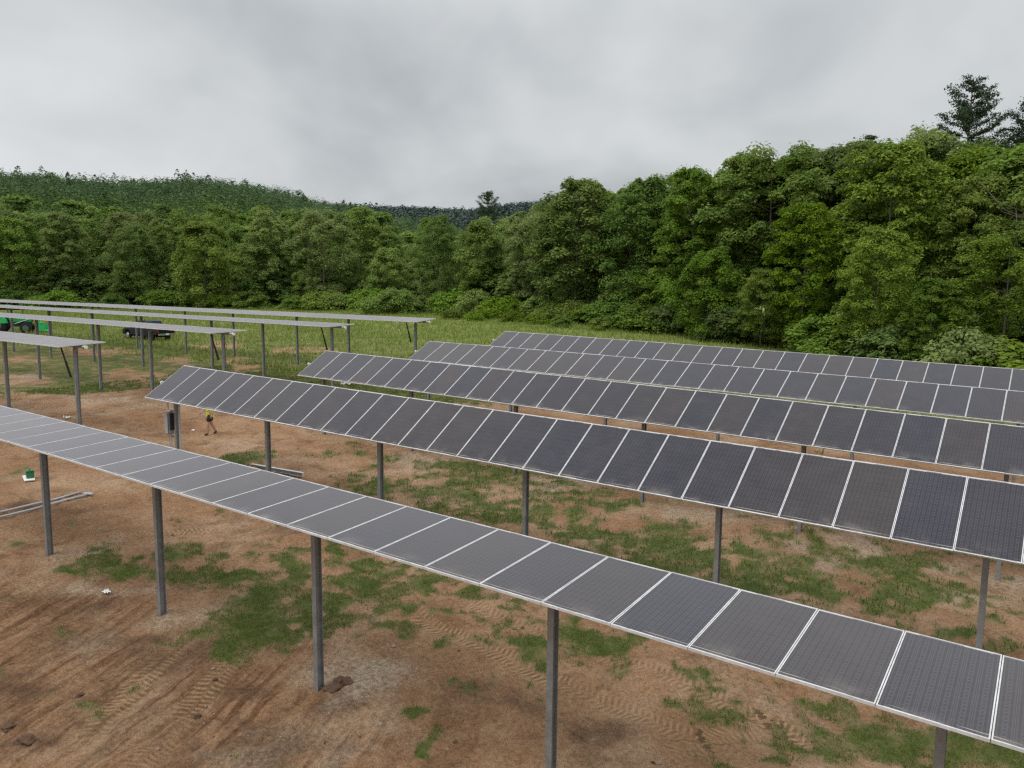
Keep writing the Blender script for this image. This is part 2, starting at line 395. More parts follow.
class MB:
    def __init__(s): s.v = []; s.f = []
    def add(s, V, F):
        b = len(s.v); s.v += [tuple(p) for p in V]; s.f += [tuple(i + b for i in q) for q in F]; return s
    def box(s, c, d, rot=None, taper=1.0):
        V = []
        for z in (-1, 1):
            k = taper if z > 0 else 1
            for x, y in ((-1, -1), (1, -1), (1, 1), (-1, 1)):
                p = Vector((x * d[0] / 2 * k, y * d[1] / 2 * k, z * d[2] / 2))
                if rot: p = rot @ p
                V.append(p + Vector(c))
        return s.add(V, [(3, 2, 1, 0), (4, 5, 6, 7), (0, 1, 5, 4), (1, 2, 6, 5), (2, 3, 7, 6), (3, 0, 4, 7)])
    def tube(s, pts, rad, n=8, caps=True):
        P = [Vector(p) for p in pts]
        if not isinstance(rad, (list, tuple)): rad = [rad] * len(P)
        V = []; F = []; prev = None
        for i, p in enumerate(P):
            d = (P[min(i + 1, len(P) - 1)] - P[max(i - 1, 0)]).normalized()
            if prev is None:
                a = Vector((0, 0, 1)) if abs(d.z) < .9 else Vector((1, 0, 0)); x = d.cross(a).normalized()
            else: x = (prev - d * prev.dot(d)).normalized()
            prev = x; y = d.cross(x)
            for k in range(n):
                t = 2 * math.pi * k / n; V.append(p + (x * math.cos(t) + y * math.sin(t)) * rad[i])
        for i in range(len(P) - 1):
            for k in range(n):
                a = i * n + k; b = i * n + (k + 1) % n; F.append((a, b, b + n, a + n))
        if caps: F.append(tuple(range(n - 1, -1, -1))); F.append(tuple(range((len(P) - 1) * n, len(P) * n)))
        return s.add(V, F)
    def prism(s, prof, y0, y1):           # profile in (x, z), swept along y
        n = len(prof)
        V = [(x, y0, z) for x, z in prof] + [(x, y1, z) for x, z in prof]
        F = [tuple(range(n)), tuple(range(2 * n - 1, n - 1, -1))] + [((i + 1) % n, i, i + n, (i + 1) % n + n) for i in range(n)]
        return s.add(V, F)
    def build(s, name, material, parent=None, loc=None, rot=None, bevel=0, smooth=False, seg=2):
        me = bpy.data.meshes.new(name); me.from_pydata([tuple(p) for p in s.v], [], s.f)
        me.materials.append(material); me.update()
        import bmesh
        bm = bmesh.new(); bm.from_mesh(me); bmesh.ops.recalc_face_normals(bm, faces=bm.faces)
        if bevel:
            bmesh.ops.bevel(bm, geom=[e for e in bm.edges if len(e.link_faces) == 2 and e.calc_face_angle(0) > .5], offset=bevel, segments=seg, affect='EDGES', clamp_overlap=True)
        if smooth:
            for f in bm.faces: f.smooth = True
        bm.to_mesh(me); bm.free()
        return link(name, me, parent, loc, rot)

# ------------------------------------------------------------------ camera, world, sun
cam = bpy.data.cameras.new('camera'); co = bpy.data.objects.new('camera', cam); col.objects.link(co)
cam.sensor_width = 36.0; cam.lens = FOC / 1024 * 36.0; cam.clip_end = 9000; cam.clip_start = .05
fwd = Vector((SY * CP, CY * CP, -SP)); r0 = Vector((CY, -SY, 0)); u0 = Vector((SY * SP, CY * SP, CP))
right = r0 * CR + u0 * SR; up = -r0 * SR + u0 * CR
co.matrix_world = Matrix(((right.x, up.x, -fwd.x, 0), (right.y, up.y, -fwd.y, 0), (right.z, up.z, -fwd.z, ZC), (0, 0, 0, 1)))
sc.camera = co
SUN_EL, SUN_AZ = math.radians(58), math.radians(205)      # high sun behind cloud, behind and left of the viewer
w = bpy.data.worlds.new('World'); sc.world = w; w.use_nodes = True; w.node_tree.nodes.clear()
t = NT(w.node_tree)
sky = t.new('ShaderNodeTexSky', sky_type='NISHITA', sun_disc=False, sun_elevation=SUN_EL, sun_rotation=SUN_AZ)
d = t.new('ShaderNodeTexCoord').outputs['Generated']
s3 = t.new('ShaderNodeSeparateXYZ'); t.l.new(d, s3.inputs[0])
zz = t.math('ADD', t.math('MAXIMUM', s3.outputs[2], 0.0), .42)
pv = t.new('ShaderNodeCombineXYZ', {0: t.math('DIVIDE', s3.outputs[0], zz), 1: t.math('DIVIDE', s3.outputs[1], zz), 2: 0.35})
n1 = t.noise(pv.outputs[0], 1.0, 5, .46, .4)
n2 = t.noise(pv.outputs[0], 3.2, 4, .46, .4)
cl = t.math('ADD', t.math('MULTIPLY', n1, .80), t.math('MULTIPLY', n2, .22))
cloud = t.ramp(cl, [(.37, (.325, .346, .360)), (.46, (.424, .446, .460)), (.55, (.552, .572, .582)), (.66, (.68, .692, .705))])
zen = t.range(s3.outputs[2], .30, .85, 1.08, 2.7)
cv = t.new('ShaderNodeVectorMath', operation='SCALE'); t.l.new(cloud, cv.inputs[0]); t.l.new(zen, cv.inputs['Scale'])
b1 = t.new('ShaderNodeBackground', {'Color': sky.outputs[0], 'Strength': .006})
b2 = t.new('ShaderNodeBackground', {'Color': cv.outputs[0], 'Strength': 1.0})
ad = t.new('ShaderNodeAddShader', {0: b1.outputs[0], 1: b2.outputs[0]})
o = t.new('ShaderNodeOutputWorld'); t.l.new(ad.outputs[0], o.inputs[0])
sl = bpy.data.lights.new('sun', 'SUN'); sl.energy = 1.5; sl.angle = math.radians(35); sl.color = (1, .955, .89)
so = bpy.data.objects.new('sun', sl); col.objects.link(so)
sd = Vector((math.sin(SUN_AZ) * math.cos(SUN_EL), math.cos(SUN_AZ) * math.cos(SUN_EL), math.sin(SUN_EL)))
so.rotation_euler = (-sd).to_track_quat('-Z', 'Y').to_euler(); so.location = sd * 60
sc.view_settings.view_transform = 'Standard'; sc.view_settings.look = 'None'; sc.view_settings.exposure = 0
sc.cycles.use_denoising = False; sc.cycles.filter_width = 1.35; sc.cycles.max_bounces = 6; sc.cycles.diffuse_bounces = 5; sc.cycles.transmission_bounces = 3; sc.cycles.glossy_bounces = 3
sc.cycles.caustics_reflective = False; sc.cycles.caustics_refractive = False

# ------------------------------------------------------------------ ground sheet
def lines(segs):
    out = []
    for a, b, st in segs: out += list(np.arange(a, b, st))
    return np.array(out)
geo = lambda a, b, n: list(np.geomspace(a, b, n))
xs = np.concatenate([-np.array(geo(101, 3500, 40))[::-1], lines([(-100, -44, .5), (-44, -30, .2), (-30, 3, .08), (3, 20, .4), (20, 100, 2)]), geo(101, 3500, 30)])
ys = np.concatenate([-np.array(geo(11, 3000, 24))[::-1], lines([(-10, 4, .7), (4, 16, .08), (16, 34, .2), (34, 105, .6)]), geo(106, 3500, 40)])
GX, GY = np.meshgrid(xs, ys); nx, ny = len(xs), len(ys)
X = GX.ravel(); Y = GY.ravel()
gm = grass_mask(X, Y); tu, tv, tm = track_field(X, Y); tm = tm * (1 - .7 * gm)
WX = (fbm(X * .7, Y * .7, 65) - .5) * 2.0; WY = (fbm(X * .7, Y * .7, 66) - .5) * 2.0
Z = gbase(X, Y) + relief(X, Y) - tm * .015 + gm * .03 * np.clip(1 - (Y - 30) / 20, 0, 1)
i = np.arange(nx - 1); j = np.arange(ny - 1); I, J = np.meshgrid(i, j); a = (J * nx + I).ravel()
me = raw_mesh('ground', np.stack([X, Y, Z], 1), np.stack([a, a + 1, a + 1 + nx, a + nx], 1), M['ground'], True)
for nm, arr in (('grass', gm), ('streak', blob_field(X + WX, Y + WY, [(120,690,230,95),(20,610,110,40),(330,740,90,30)])), ('pale', np.clip(blob_field(X + WX, Y + WY, PALE) * np.clip(fbm(X * 1.1, Y * 1.1, 9, 5) * 3.0 - .75, 0, 1.1) + np.clip(fbm(X * .5, Y * .5, 91, 5) * 4 - 2.5, 0, .35), 0, 1)), ('dark', np.clip(blob_field(X + WX, Y + WY, DARK) * np.clip(fbm(X * 1.6, Y * 1.6, 19) * 2.6 - .7, 0, 1), 0, 1))):
    at = me.attributes.new(nm, 'FLOAT', 'POINT'); at.data.foreach_set('value', arr.astype(np.float32))
at = me.attributes.new('track', 'FLOAT_VECTOR', 'POINT'); at.data.foreach_set('vector', np.stack([tu, tv, tm], 1).astype(np.float32).ravel())
tag(link('ground', me), None, None, kind='structure')

# ------------------------------------------------------------------ grass blades (stuff)
def blades(x, y, h, w, rg):
    n = len(x); th = rg.uniform(0, 2 * math.pi, n); ln = rg.uniform(.1, .9, n) * h; la = rg.uniform(0, 2 * math.pi, n)
    z = gbase(x, y) + relief(x, y)
    base = np.stack([x, y, z + .01], 1); dx = np.stack([np.cos(th) * w / 2, np.sin(th) * w / 2, np.zeros(n)], 1)
    tip = base + np.stack([np.cos(la) * ln, np.sin(la) * ln, h], 1)
    V = np.stack([base - dx, base + dx, tip], 1).reshape(-1, 3)
    return V, np.arange(3 * n).reshape(-1, 3), rg.uniform(0, 1, n)
def scatter(n, x0, x1, y0, y1, thr, rg):
    x = rg.uniform(x0, x1, n); y = rg.uniform(y0, y1, n)
    k = grass_mask(x, y) * (.35 + .9 * fbm(x * 1.5, y * 1.5, 51)) * np.clip(fbm(x * 3.5, y * 3.5, 53, 3) * 3.2 - .75, .12, 1) > rg.uniform(thr, 1.0, n)
    return x[k], y[k]
rg = np.random.default_rng(3)
x, y = scatter(620000, -22, 3, 4.5, 16.5, .05, rg)
V1, F1, T1 = blades(x, y, rg.uniform(.03, .11, len(x)), rg.uniform(.008, .016, len(x)), rg)
x, y = scatter(420000, -48, 6, 16.5, 36, .05, rg)
V2, F2, T2 = blades(x, y, rg.uniform(.05, .17, len(x)), rg.uniform(.014, .03, len(x)), rg)
tag(link('short_grass', raw_mesh('short_grass', np.concatenate([V1, V2]), np.concatenate([F1, F2 + len(V1)]), M['blade'], False, np.concatenate([T1, T2]) * .95)),
    'patchy short green grass growing through the bare brown dirt between the solar rows', 'grass', kind='stuff')
x, y = scatter(330000, -150, 10, 34, 112, .1, rg)
V1, F1, T1 = blades(x, y, rg.uniform(.12, .5, len(x)), rg.uniform(.035, .09, len(x)), rg)
tag(link('meadow_grass', raw_mesh('meadow_grass', V1, F1, M['meadow'], False, T1)),
    'bright green rough meadow grass between the far rows and the wood', 'meadow', kind='stuff')

# ------------------------------------------------------------------ solar rows
PW, PL, PT = U - .009, 1.925, .036
def panel_meshes():
    lip = .014
    f = MB()
    f.box((0, -PL / 2 + lip / 2, -PT / 2), (PW, lip, PT)); f.box((0, PL / 2 - lip / 2, -PT / 2), (PW, lip, PT))
    f.box((-PW / 2 + lip / 2, 0, -PT / 2), (lip, PL - 2 * lip, PT)); f.box((PW / 2 - lip / 2, 0, -PT / 2), (lip, PL - 2 * lip, PT))
    fo = f.build('frame', M['frame']); fm = fo.data; bpy.data.objects.remove(fo)
    a, b = PW / 2 - lip, PL / 2 - lip
    V = [(-a, -b, -.004), (a, -b, -.004), (a, b, -.004), (-a, b, -.004), (-a, -b, -.012), (a, -b, -.012), (a, b, -.012), (-a, b, -.012)]
    lm = bpy.data.meshes.new('solar_panel'); lm.from_pydata(V, [], [(0, 1, 2, 3), (7, 6, 5, 4), (0, 4, 5, 1), (1, 5, 6, 2), (2, 6, 7, 3), (3, 7, 4, 0)])
    uvl = lm.uv_layers.new(name='UVMap')
    for l in lm.loops:
        p = V[l.vertex_index]; uvl.data[l.index].uv = ((p[0] + a) / (2 * a), (p[1] + b) / (2 * b))
    lm.materials.append(M['cells'])
    return lm, fm
PANEL_ME, FRAME_ME = panel_meshes()
def ibeam_mesh():
    w_, h_, tf, tw = .105, .155, .010, .010        # flange width along x, depth along y
    prof = [(-w_/2, -h_/2), (w_/2, -h_/2), (w_/2, -h_/2+tf), (tw/2, -h_/2+tf), (tw/2, h_/2-tf), (w_/2, h_/2-tf), (w_/2, h_/2), (-w_/2, h_/2), (-w_/2, h_/2-tf), (-tw/2, h_/2-tf), (-tw/2, -h_/2+tf), (-w_/2, -h_/2+tf)]
    n = len(prof); V = [(x, y, 0) for x, y in prof] + [(x, y, 1) for x, y in prof]
    F = [tuple(range(n - 1, -1, -1)), tuple(range(n, 2 * n))] + [(i, (i + 1) % n, (i + 1) % n + n, i + n) for i in range(n)]
    me = bpy.data.meshes.new('post'); me.from_pydata(V, [], F); me.materials.append(M['steel']); me.update(); return me
POST_ME = ibeam_mesh()
bb = MB(); bb.box((0, 0, -.10), (.012, .19, .22)); bb.box((0, 0, .02), (.07, .2, .03)); bb.box((.03, .0, -.17), (.03, .17, .10)); bb.box((-.03, .0, -.17), (.03, .17, .10))
bo = bb.build('bearing_bracket', M['steel']); BRACKET_ME = bo.data; bpy.data.objects.remove(bo)

ro = MB().box((0, 0, 0), (.05, .9, .022)).build('module_rail', M['tube']); RAIL_ME = ro.data; bpy.data.objects.remove(ro)

def solar_row(label, group, y, zf, sf, tilt, x_start, step, n, posts, cap_end):
    """zf(x) height of the module plane centre and sf(x) its slope, in module pitches"""
    xa = x_start * U; xb = (x_start + step * n) * U
    root = empty('solar_row', (min(xa, xb), y * U, ground_z(min(xa, xb), y * U)))
    tag(root, label, 'solar panels', group)
    L0 = Vector(root.location)
    rg = random.Random(int(y * 10) + n)
    for k in range(n):
        xu = x_start + step * (k + .5)
        p = Vector((xu * U, y * U, zf(xu) * U + ZC)) - L0
        q = Matrix.Rotation(-math.atan(sf(xu)), 3, 'Y') @ Matrix.Rotation(tilt + rg.uniform(-.004, .004), 3, 'X')
        o = link('solar_panel', PANEL_ME, root, p, q.to_euler())
        link('frame', FRAME_ME, o)
    nrm = Vector((0, -math.sin(tilt), math.cos(tilt)))
    off = -nrm * .115
    lo, hi = min(x_start, x_start + step * n), max(x_start, x_start + step * n)
    xe = [lo - .22] + list(np.linspace(lo, hi, 9)) + [hi + .22]
    pts = [Vector((x * U, y * U, zf(x) * U + ZC)) + off - L0 for x in xe]
    MB().tube(pts, .062, 10).build('torque_tube', M['tube'], root, smooth=True)
    e = pts[0] if cap_end < 0 else pts[-1]
    sgn = -1 if cap_end < 0 else 1
    MB().tube([e + Vector((sgn * .004, 0, 0)), e + Vector((sgn * .05, 0, 0))], .075, 10).build('end_cap', M['white'], root)
    # module rails across the tube at every joint
    R = Matrix.Rotation(tilt, 3, 'X')
    for k in range(1, n):
        xu = x_start + step * k
        p = Vector((xu * U, y * U, zf(xu) * U + ZC)) - nrm * (PT + .012) - L0
        link('module_rail', RAIL_ME, root, p, (tilt, 0, 0))
    tops = {}
    for xp in posts:
        g = ground_z(xp * U, y * U) - .25
        tz = zf(xp) * U + ZC - .27
        link('post', POST_ME, root, Vector((xp * U, y * U, g)) - L0).scale = (1, 1, tz - g)
        link('bearing_bracket', BRACKET_ME, root, Vector((xp * U, y * U, zf(xp) * U + ZC)) + off - L0)
        tops[xp] = tz
    return root
def quad(z, s, q): return (lambda x: z + s * x + q * x * x), (lambda x: s + 2 * q * x)
def lin(z, s, xe): return (lambda x: z + s * (x - xe)), (lambda x: s)
PR = [-25.45, -20.45, -15.5, -10.52, -5.56, -.65, 2.4]
GR, GL = 'long rows of tilted solar panels on the near side', 'flat solar rows end on to the camera at the left'
R_A = solar_row('nearest solar row, lying almost flat across the whole foreground', GR, 9.192, *quad(-4.1086, -.026513, -.000098), .051, -26.18, 1, 29, PR, -1)
R_B = solar_row('second solar row from the front, steeply tilted, grey cabinet on its first post', GR, 15.969, *quad(-3.9375, -.021153, .000031), .5724, -26.10, 1, 29, PR, -1)
R_C = solar_row('third solar row from the front, tilted, glimpsed brown dirt under its lower edge', GR, 22.829, *quad(-3.8327, -.027155, -.000105), .5374, -26.14, 1, 29, PR, -1)
R_D = solar_row('fourth solar row from the front, tilted, its left end starting beside the green meadow', GR, 29.694, *quad(-3.5889, -.026094, -.000204), .4596, -26.07, 1, 29, PR, -1)
R_E = solar_row('rearmost tilted solar row, closest to the tall green wood on the right', GR, 36.53, *quad(-3.415, -.0235, 0), .46, -26.18, 1, 30, PR, -1)
PL1 = [-32.3, -38.5, -44.4]; PL2 = [-32.3, -38.45, -43.55, -50.6, -56.6]
PL3 = [-32.35, -38.2, -43.17, -51.0, -57.4, -63.8, -70.0]; PL4 = [-32.35, -38.2, -43.3, -50.4, -56.5, -63.5, -70.5, -78.2, -86.]
R_1 = solar_row('shortest and nearest flat solar row at the left edge, dark strut at its end', GL, 15.969, *lin(-2.301, -.009, -31.704), .05, -31.70, -1, 13, PL1, 1)
R_2 = solar_row('flat solar row in front of the dark pickup, second nearest at the left', GL, 22.829, *lin(-2.060, -.009, -31.745), .034, -31.75, -1, 27, PL2, 1)
R_3 = solar_row('flat solar row just behind the dark pickup, third nearest at the left', GL, 29.694, *lin(-1.987, -.007, -31.54), .043, -31.54, -1, 43, PL3, 1)
R_4 = solar_row('farthest flat solar row, thin and pale against the left wood', GL, 36.528, *lin(-1.885, -.006, -31.457), .085, -31.46, -1, 60, PL4, 1)
# dark damper struts hanging by the end posts of the flat rows
for r, y, zt, xp in ((R_1, 15.969, -2.3, -32.3), (R_2, 22.829, -2.06, -32.3), (R_3, 29.694, -1.99, -32.35), (R_4, 36.528, -1.89, -32.35)):
    L0 = Vector(r.location)
    a = Vector((xp * U - .45, y * U - .35, zt * U + ZC - .18)) - L0; b = a + Vector((.12, .28, -1.25))
    MB().tube([a, a.lerp(b, .45), a.lerp(b, .46), b], [.035, .035, .05, .05], 8).build('damper_strut', M['black'], r)
# grey combiner cabinet, conduits on the first post of row B
L0 = Vector(R_B.location); px_, py_ = PR[0] * U, 15.969 * U; gz = ground_z(px_, py_)
c = MB().box((px_ - .28 - L0.x, py_ - .12 - L0.y, gz + 1.55 - L0.z), (.24, .20, .85)).build('control_cabinet', M['cabinet'], R_B, bevel=.015)
MB().box((px_ - .28 - L0.x, py_ - .245 - L0.y, gz + 1.55 - L0.z), (.20, .02, .77)).build('cabinet_door', M['cabinet'], c, bevel=.006)
MB().box((px_ - .10 - L0.x, py_ - .12 - L0.y, gz + 1.62 - L0.z), (.05, .16, .62)).build('switch_box', M['black'], c, bevel=.008)
MB().box((px_ - .14 - L0.x, py_ - .03 - L0.y, gz + 1.05 - L0.z), (.34, .05, .05)).box((px_ - .14 - L0.x, py_ - .03 - L0.y, gz + 2.0 - L0.z), (.34, .05, .05)).build('mounting_rail', M['steel'], R_B)
for dx, h0, h1 in ((-.36, -.2, 1.08), (-.24, -.2, 1.08), (-.36, 2.03, 2.75), (.30, -.2, 2.7), (.36, -.2, 2.5)):
    MB().tube([(px_ + dx - L0.x, py_ - .1 - L0.y, gz + h0 - L0.z), (px_ + dx - L0.x, py_ - .1 - L0.y, gz + h1 - L0.z)], .022, 8).build('conduit', M['pvc'], R_B)

# ------------------------------------------------------------------ trees
def leaves(C, Nn, size, rg):
    n = len(C)
    r = rg.normal(size=(n, 3)); a = np.cross(Nn, r); a /= np.linalg.norm(a, axis=1, keepdims=True) + 1e-9
    b = np.cross(Nn, a)
    s = (size * rg.uniform(.45, 1.45, n))[:, None]
    V = np.stack([C - a * s, C - b * s * .55 + Nn * s * .12, C + a * s, C + b * s * .55 + Nn * s * .12], 1).reshape(-1, 3)
    return V
def crown(seed, H, R, base, nl, per, size, shape='round', flat=.7, lobe=(.2, .34)):
    rg = np.random.default_rng(seed)
    z0 = H * base; hh = H - z0
    # lobe centres fill a crown envelope that is wide, lopsided and gappy
    t = rg.uniform(.02, .97, nl) ** .85; ang = rg.uniform(0, 2 * math.pi, nl)
    if shape == 'round': prof = np.sin(math.pi * (t * .86 + .12)) ** .6
    elif shape == 'tall': prof = .55 + .45 * np.sin(math.pi * (t * .9 + .08)); prof *= np.where(t > .75, 1 - (t - .75) * 2.4, 1)
    elif shape == 'spread': prof = np.sin(math.pi * (t ** 1.5 * .78 + .1)) ** .7
    else: prof = np.sqrt(np.clip(1 - t ** 2, 0, 1))
    lop = 1 + .36 * np.sin(ang * 2 + rg.uniform(0, 6)) * np.sin(t * 5 + rg.uniform(0, 6)) + .16 * np.sin(ang * 3 + t * 9)
    rad = R * prof * lop * rg.uniform(.30, 1.0, nl) ** .5 * np.where(rg.uniform(size=nl) > .88, 1.16, 1)
    C = np.stack([np.cos(ang) * rad, np.sin(ang) * rad, z0 + t * hh], 1)
    lr = R * (lobe[0] + (lobe[1] - lobe[0]) * rg.uniform(0, 1, nl) ** 1.6) * (.75 + .4 * prof)
    ltint = rg.uniform(.15, .85, nl)
    d = rg.normal(size=(nl, per, 3)); d /= np.linalg.norm(d, axis=2, keepdims=True)
    d[..., 2] = np.where(d[..., 2] < -.25, -d[..., 2] * .6, d[..., 2])
    k = (rg.uniform(.25, 1.0, (nl, per)) ** .42) * lr[:, None] * (1 + .25 * rg.normal(size=(nl, per)).clip(-1, .55))
    P = C[:, None, :] + d * k[..., None] * np.array([1, 1, flat])
    P[..., 2] -= (d[..., 0] ** 2 + d[..., 1] ** 2) * lr[:, None] * .22       # drooping tips
    Nn = d * .75 + np.array([0, 0, .65]) + rg.normal(size=(nl, per, 3)) * .42
    Nn /= np.linalg.norm(Nn, axis=2, keepdims=True)
    V = leaves(P.reshape(-1, 3), Nn.reshape(-1, 3), size, rg)
    V[:, 2] = np.maximum(V[:, 2], .05)
    tint = np.clip(np.repeat(ltint, per) + rg.normal(size=nl * per) * .2, 0, 1)
    return V, tint, C
def trunk_mb(H, r, seed, C, lean=.03, nb=9):
    rr = random.Random(seed); m = MB()
    pts = [(0, 0, -.6)]; x = y = 0
    for k in range(1, 8):
        z = H * .92 * k / 7; x += rr.uniform(-lean, lean) * H / 7; y += rr.uniform(-lean, lean) * H / 7; pts.append((x, y, z))
    m.tube(pts, [r * 1.35, r, r * .9, r * .78, r * .62, r * .45, r * .28, r * .1], 8)
    for c in [C[i] for i in np.random.default_rng(seed).permutation(len(C))[:nb]]:
        z0 = max(.15 * H, c[2] - rr.uniform(.12, .3) * H); k = min(6, int(z0 / (H * .92) * 7))
        p0 = Vector(pts[k]).lerp(Vector(pts[k + 1]), z0 / (H * .92) * 7 - k)
        p1 = Vector(c); mid = p0.lerp(p1, .5) + Vector((0, 0, -.04 * H))
        m.tube([p0, mid, p1], [r * .38, r * .24, r * .06], 5)
    return m
PROTO = {}
def proto(name, H, R, base, nl, per, size, shape, flat=.7, lobe=(.2, .34), r=.2, nb=10):
    V, tint, C = crown(hash_(name), H, R, base, nl, per, size, shape, flat, lobe)
    cm = raw_mesh('crown', V, np.arange(len(V)).reshape(-1, 4), M['mid'], False, tint)
    tm_ = trunk_mb(H, r, hash_(name), C, nb=nb).build('trunk', M['bark'], smooth=True); tme = tm_.data; bpy.data.objects.remove(tm_)
    PROTO[name] = (cm, tme, H, R)
def hash_(s): return sum((i + 3) * ord(c) for i, c in enumerate(s)) % 9973
proto('oak', 20, 5.6, .10, 190, 220, .17, 'round', .85, (.11, .32))
proto('maple', 20, 5.2, .12, 220, 190, .17, 'round', .7, (.10, .27))
proto('ash', 20, 4.6, .16, 160, 220, .19, 'tall', .9)
proto('elm', 20, 6.0, .18, 110, 330, .20, 'spread', .8, (.11, .31))
proto('birch', 20, 3.9, .14, 110, 260, .16, 'tall', .8, (.18, .30), .15)
proto('alder', 13, 4.8, .03, 110, 300, .17, 'round', .85, (.17, .29), .14)
proto('thin', 20, 4.4, .22, 62, 230, .17, 'tall', .75, (.18, .30), .17, 22)
proto('farround', 18, 5.0, .08, 80, 130, .30, 'round', .65, (.2, .34), .2, 4)
proto('fartall', 19, 4.2, .10, 80, 120, .30, 'tall', .75, (.2, .34), .2, 4)
proto('bush', 3.0, 2.4, .0, 46, 190, .13, 'dome', .7, (.22, .4), .05, 6)
proto('scrub', 2.2, 2.9, .0, 60, 150, .12, 'dome', .8, (.15, .34), .04, 6)
def conifer(seed, H, R, gap, droop):
    rr = random.Random(seed); rg = np.random.default_rng(seed); m = MB(); P = []; Nn = []; tint = []
    m.tube([(0, 0, -.5), (.1, 0, H * .35), (-.08, .1, H * .7), (0, 0, H)], [.36, .27, .15, .03], 8)
    z = H * .35
    while z < H * .985:
        u = (z - H * .35) / (H * .65)
        ln = R * (1 - u) ** .75 * (.35 + .65 * min(1, u * 4 + .3))
        a0 = rr.uniform(0, 6.28); nb = rr.choice((3, 4, 5))
        for b in range(nb):
            L = ln * rr.uniform(.45, 1.15) + .3; a = a0 + 6.283 * b / nb + rr.uniform(-.4, .4)
            d = Vector((math.cos(a), math.sin(a), 0)); e = droop + .5 * u
            p0 = Vector((0, 0, z)); p1 = p0 + d * L * .6 + Vector((0, 0, L * .6 * (e - .18))); p2 = p0 + d * L + Vector((0, 0, L * e))
            m.tube([p0, p1, p2], [.06 + .03 * (1 - u), .035, .012], 5)
            for q in range(int(9 + L * 14)):
                s = rr.uniform(.28, 1.03); c = p0.lerp(p1, s / .6) if s < .6 else p1.lerp(p2, (s - .6) / .4)
                sp = .16 + .22 * (1 - abs(s - .75)); ct = rr.uniform(.1, .9)
                for g in range(9):
                    P.append((c.x + rr.gauss(0, sp * .75), c.y + rr.gauss(0, sp * .75), c.z + abs(rr.gauss(0, sp * .38)))); tint.append(min(1, max(0, ct + rr.gauss(0, .15))))
        z += gap * rr.uniform(.7, 1.3) * (1 - .45 * u)
    P = np.array(P); Nn = rg.normal(size=P.shape) * .8 + np.array([0, 0, .7]); Nn /= np.linalg.norm(Nn, axis=1, keepdims=True)
    V = leaves(P, Nn, .10, rg)
    return raw_mesh('crown', V, np.arange(len(V)).reshape(-1, 4), M['needle'], False, np.array(tint)), m
for nm, args in (('pine', (5, 26, 7.6, 1.05, .24)), ('spruce', (9, 22, 3.4, .8, .05)), ('oldpine', (15, 25, 7.0, 1.3, .38))):
    cm, tm_ = conifer(*args); to = tm_.build('trunk', M['bark'], smooth=True); tme = to.data; bpy.data.objects.remove(to)
    PROTO[nm] = (cm, tme, args[1], args[2])
rt = random.Random(21)
def tree(kind, px, depth, H, mat_, name, label, cat, group=None, wide=1.0, z=None):
    x, y = polar(px, depth)
    cm, tme, H0, R0 = PROTO[kind]
    gz = float(hill_z(x, y)) if (z is None and depth > 172) else ground_z(x, y)
    o = empty(name, (x, y, gz - .1), rt.uniform(0, 6.28)); k = H / H0
    o.scale = (k * wide, k * wide, k)
    tag(o, label, cat, group)
    tr = link('trunk', tme, o); c = link('crown', cm, o)
    c.material_slots[0].link = 'OBJECT'; c.material_slots[0].material = M[mat_]
    return o
U_ = U
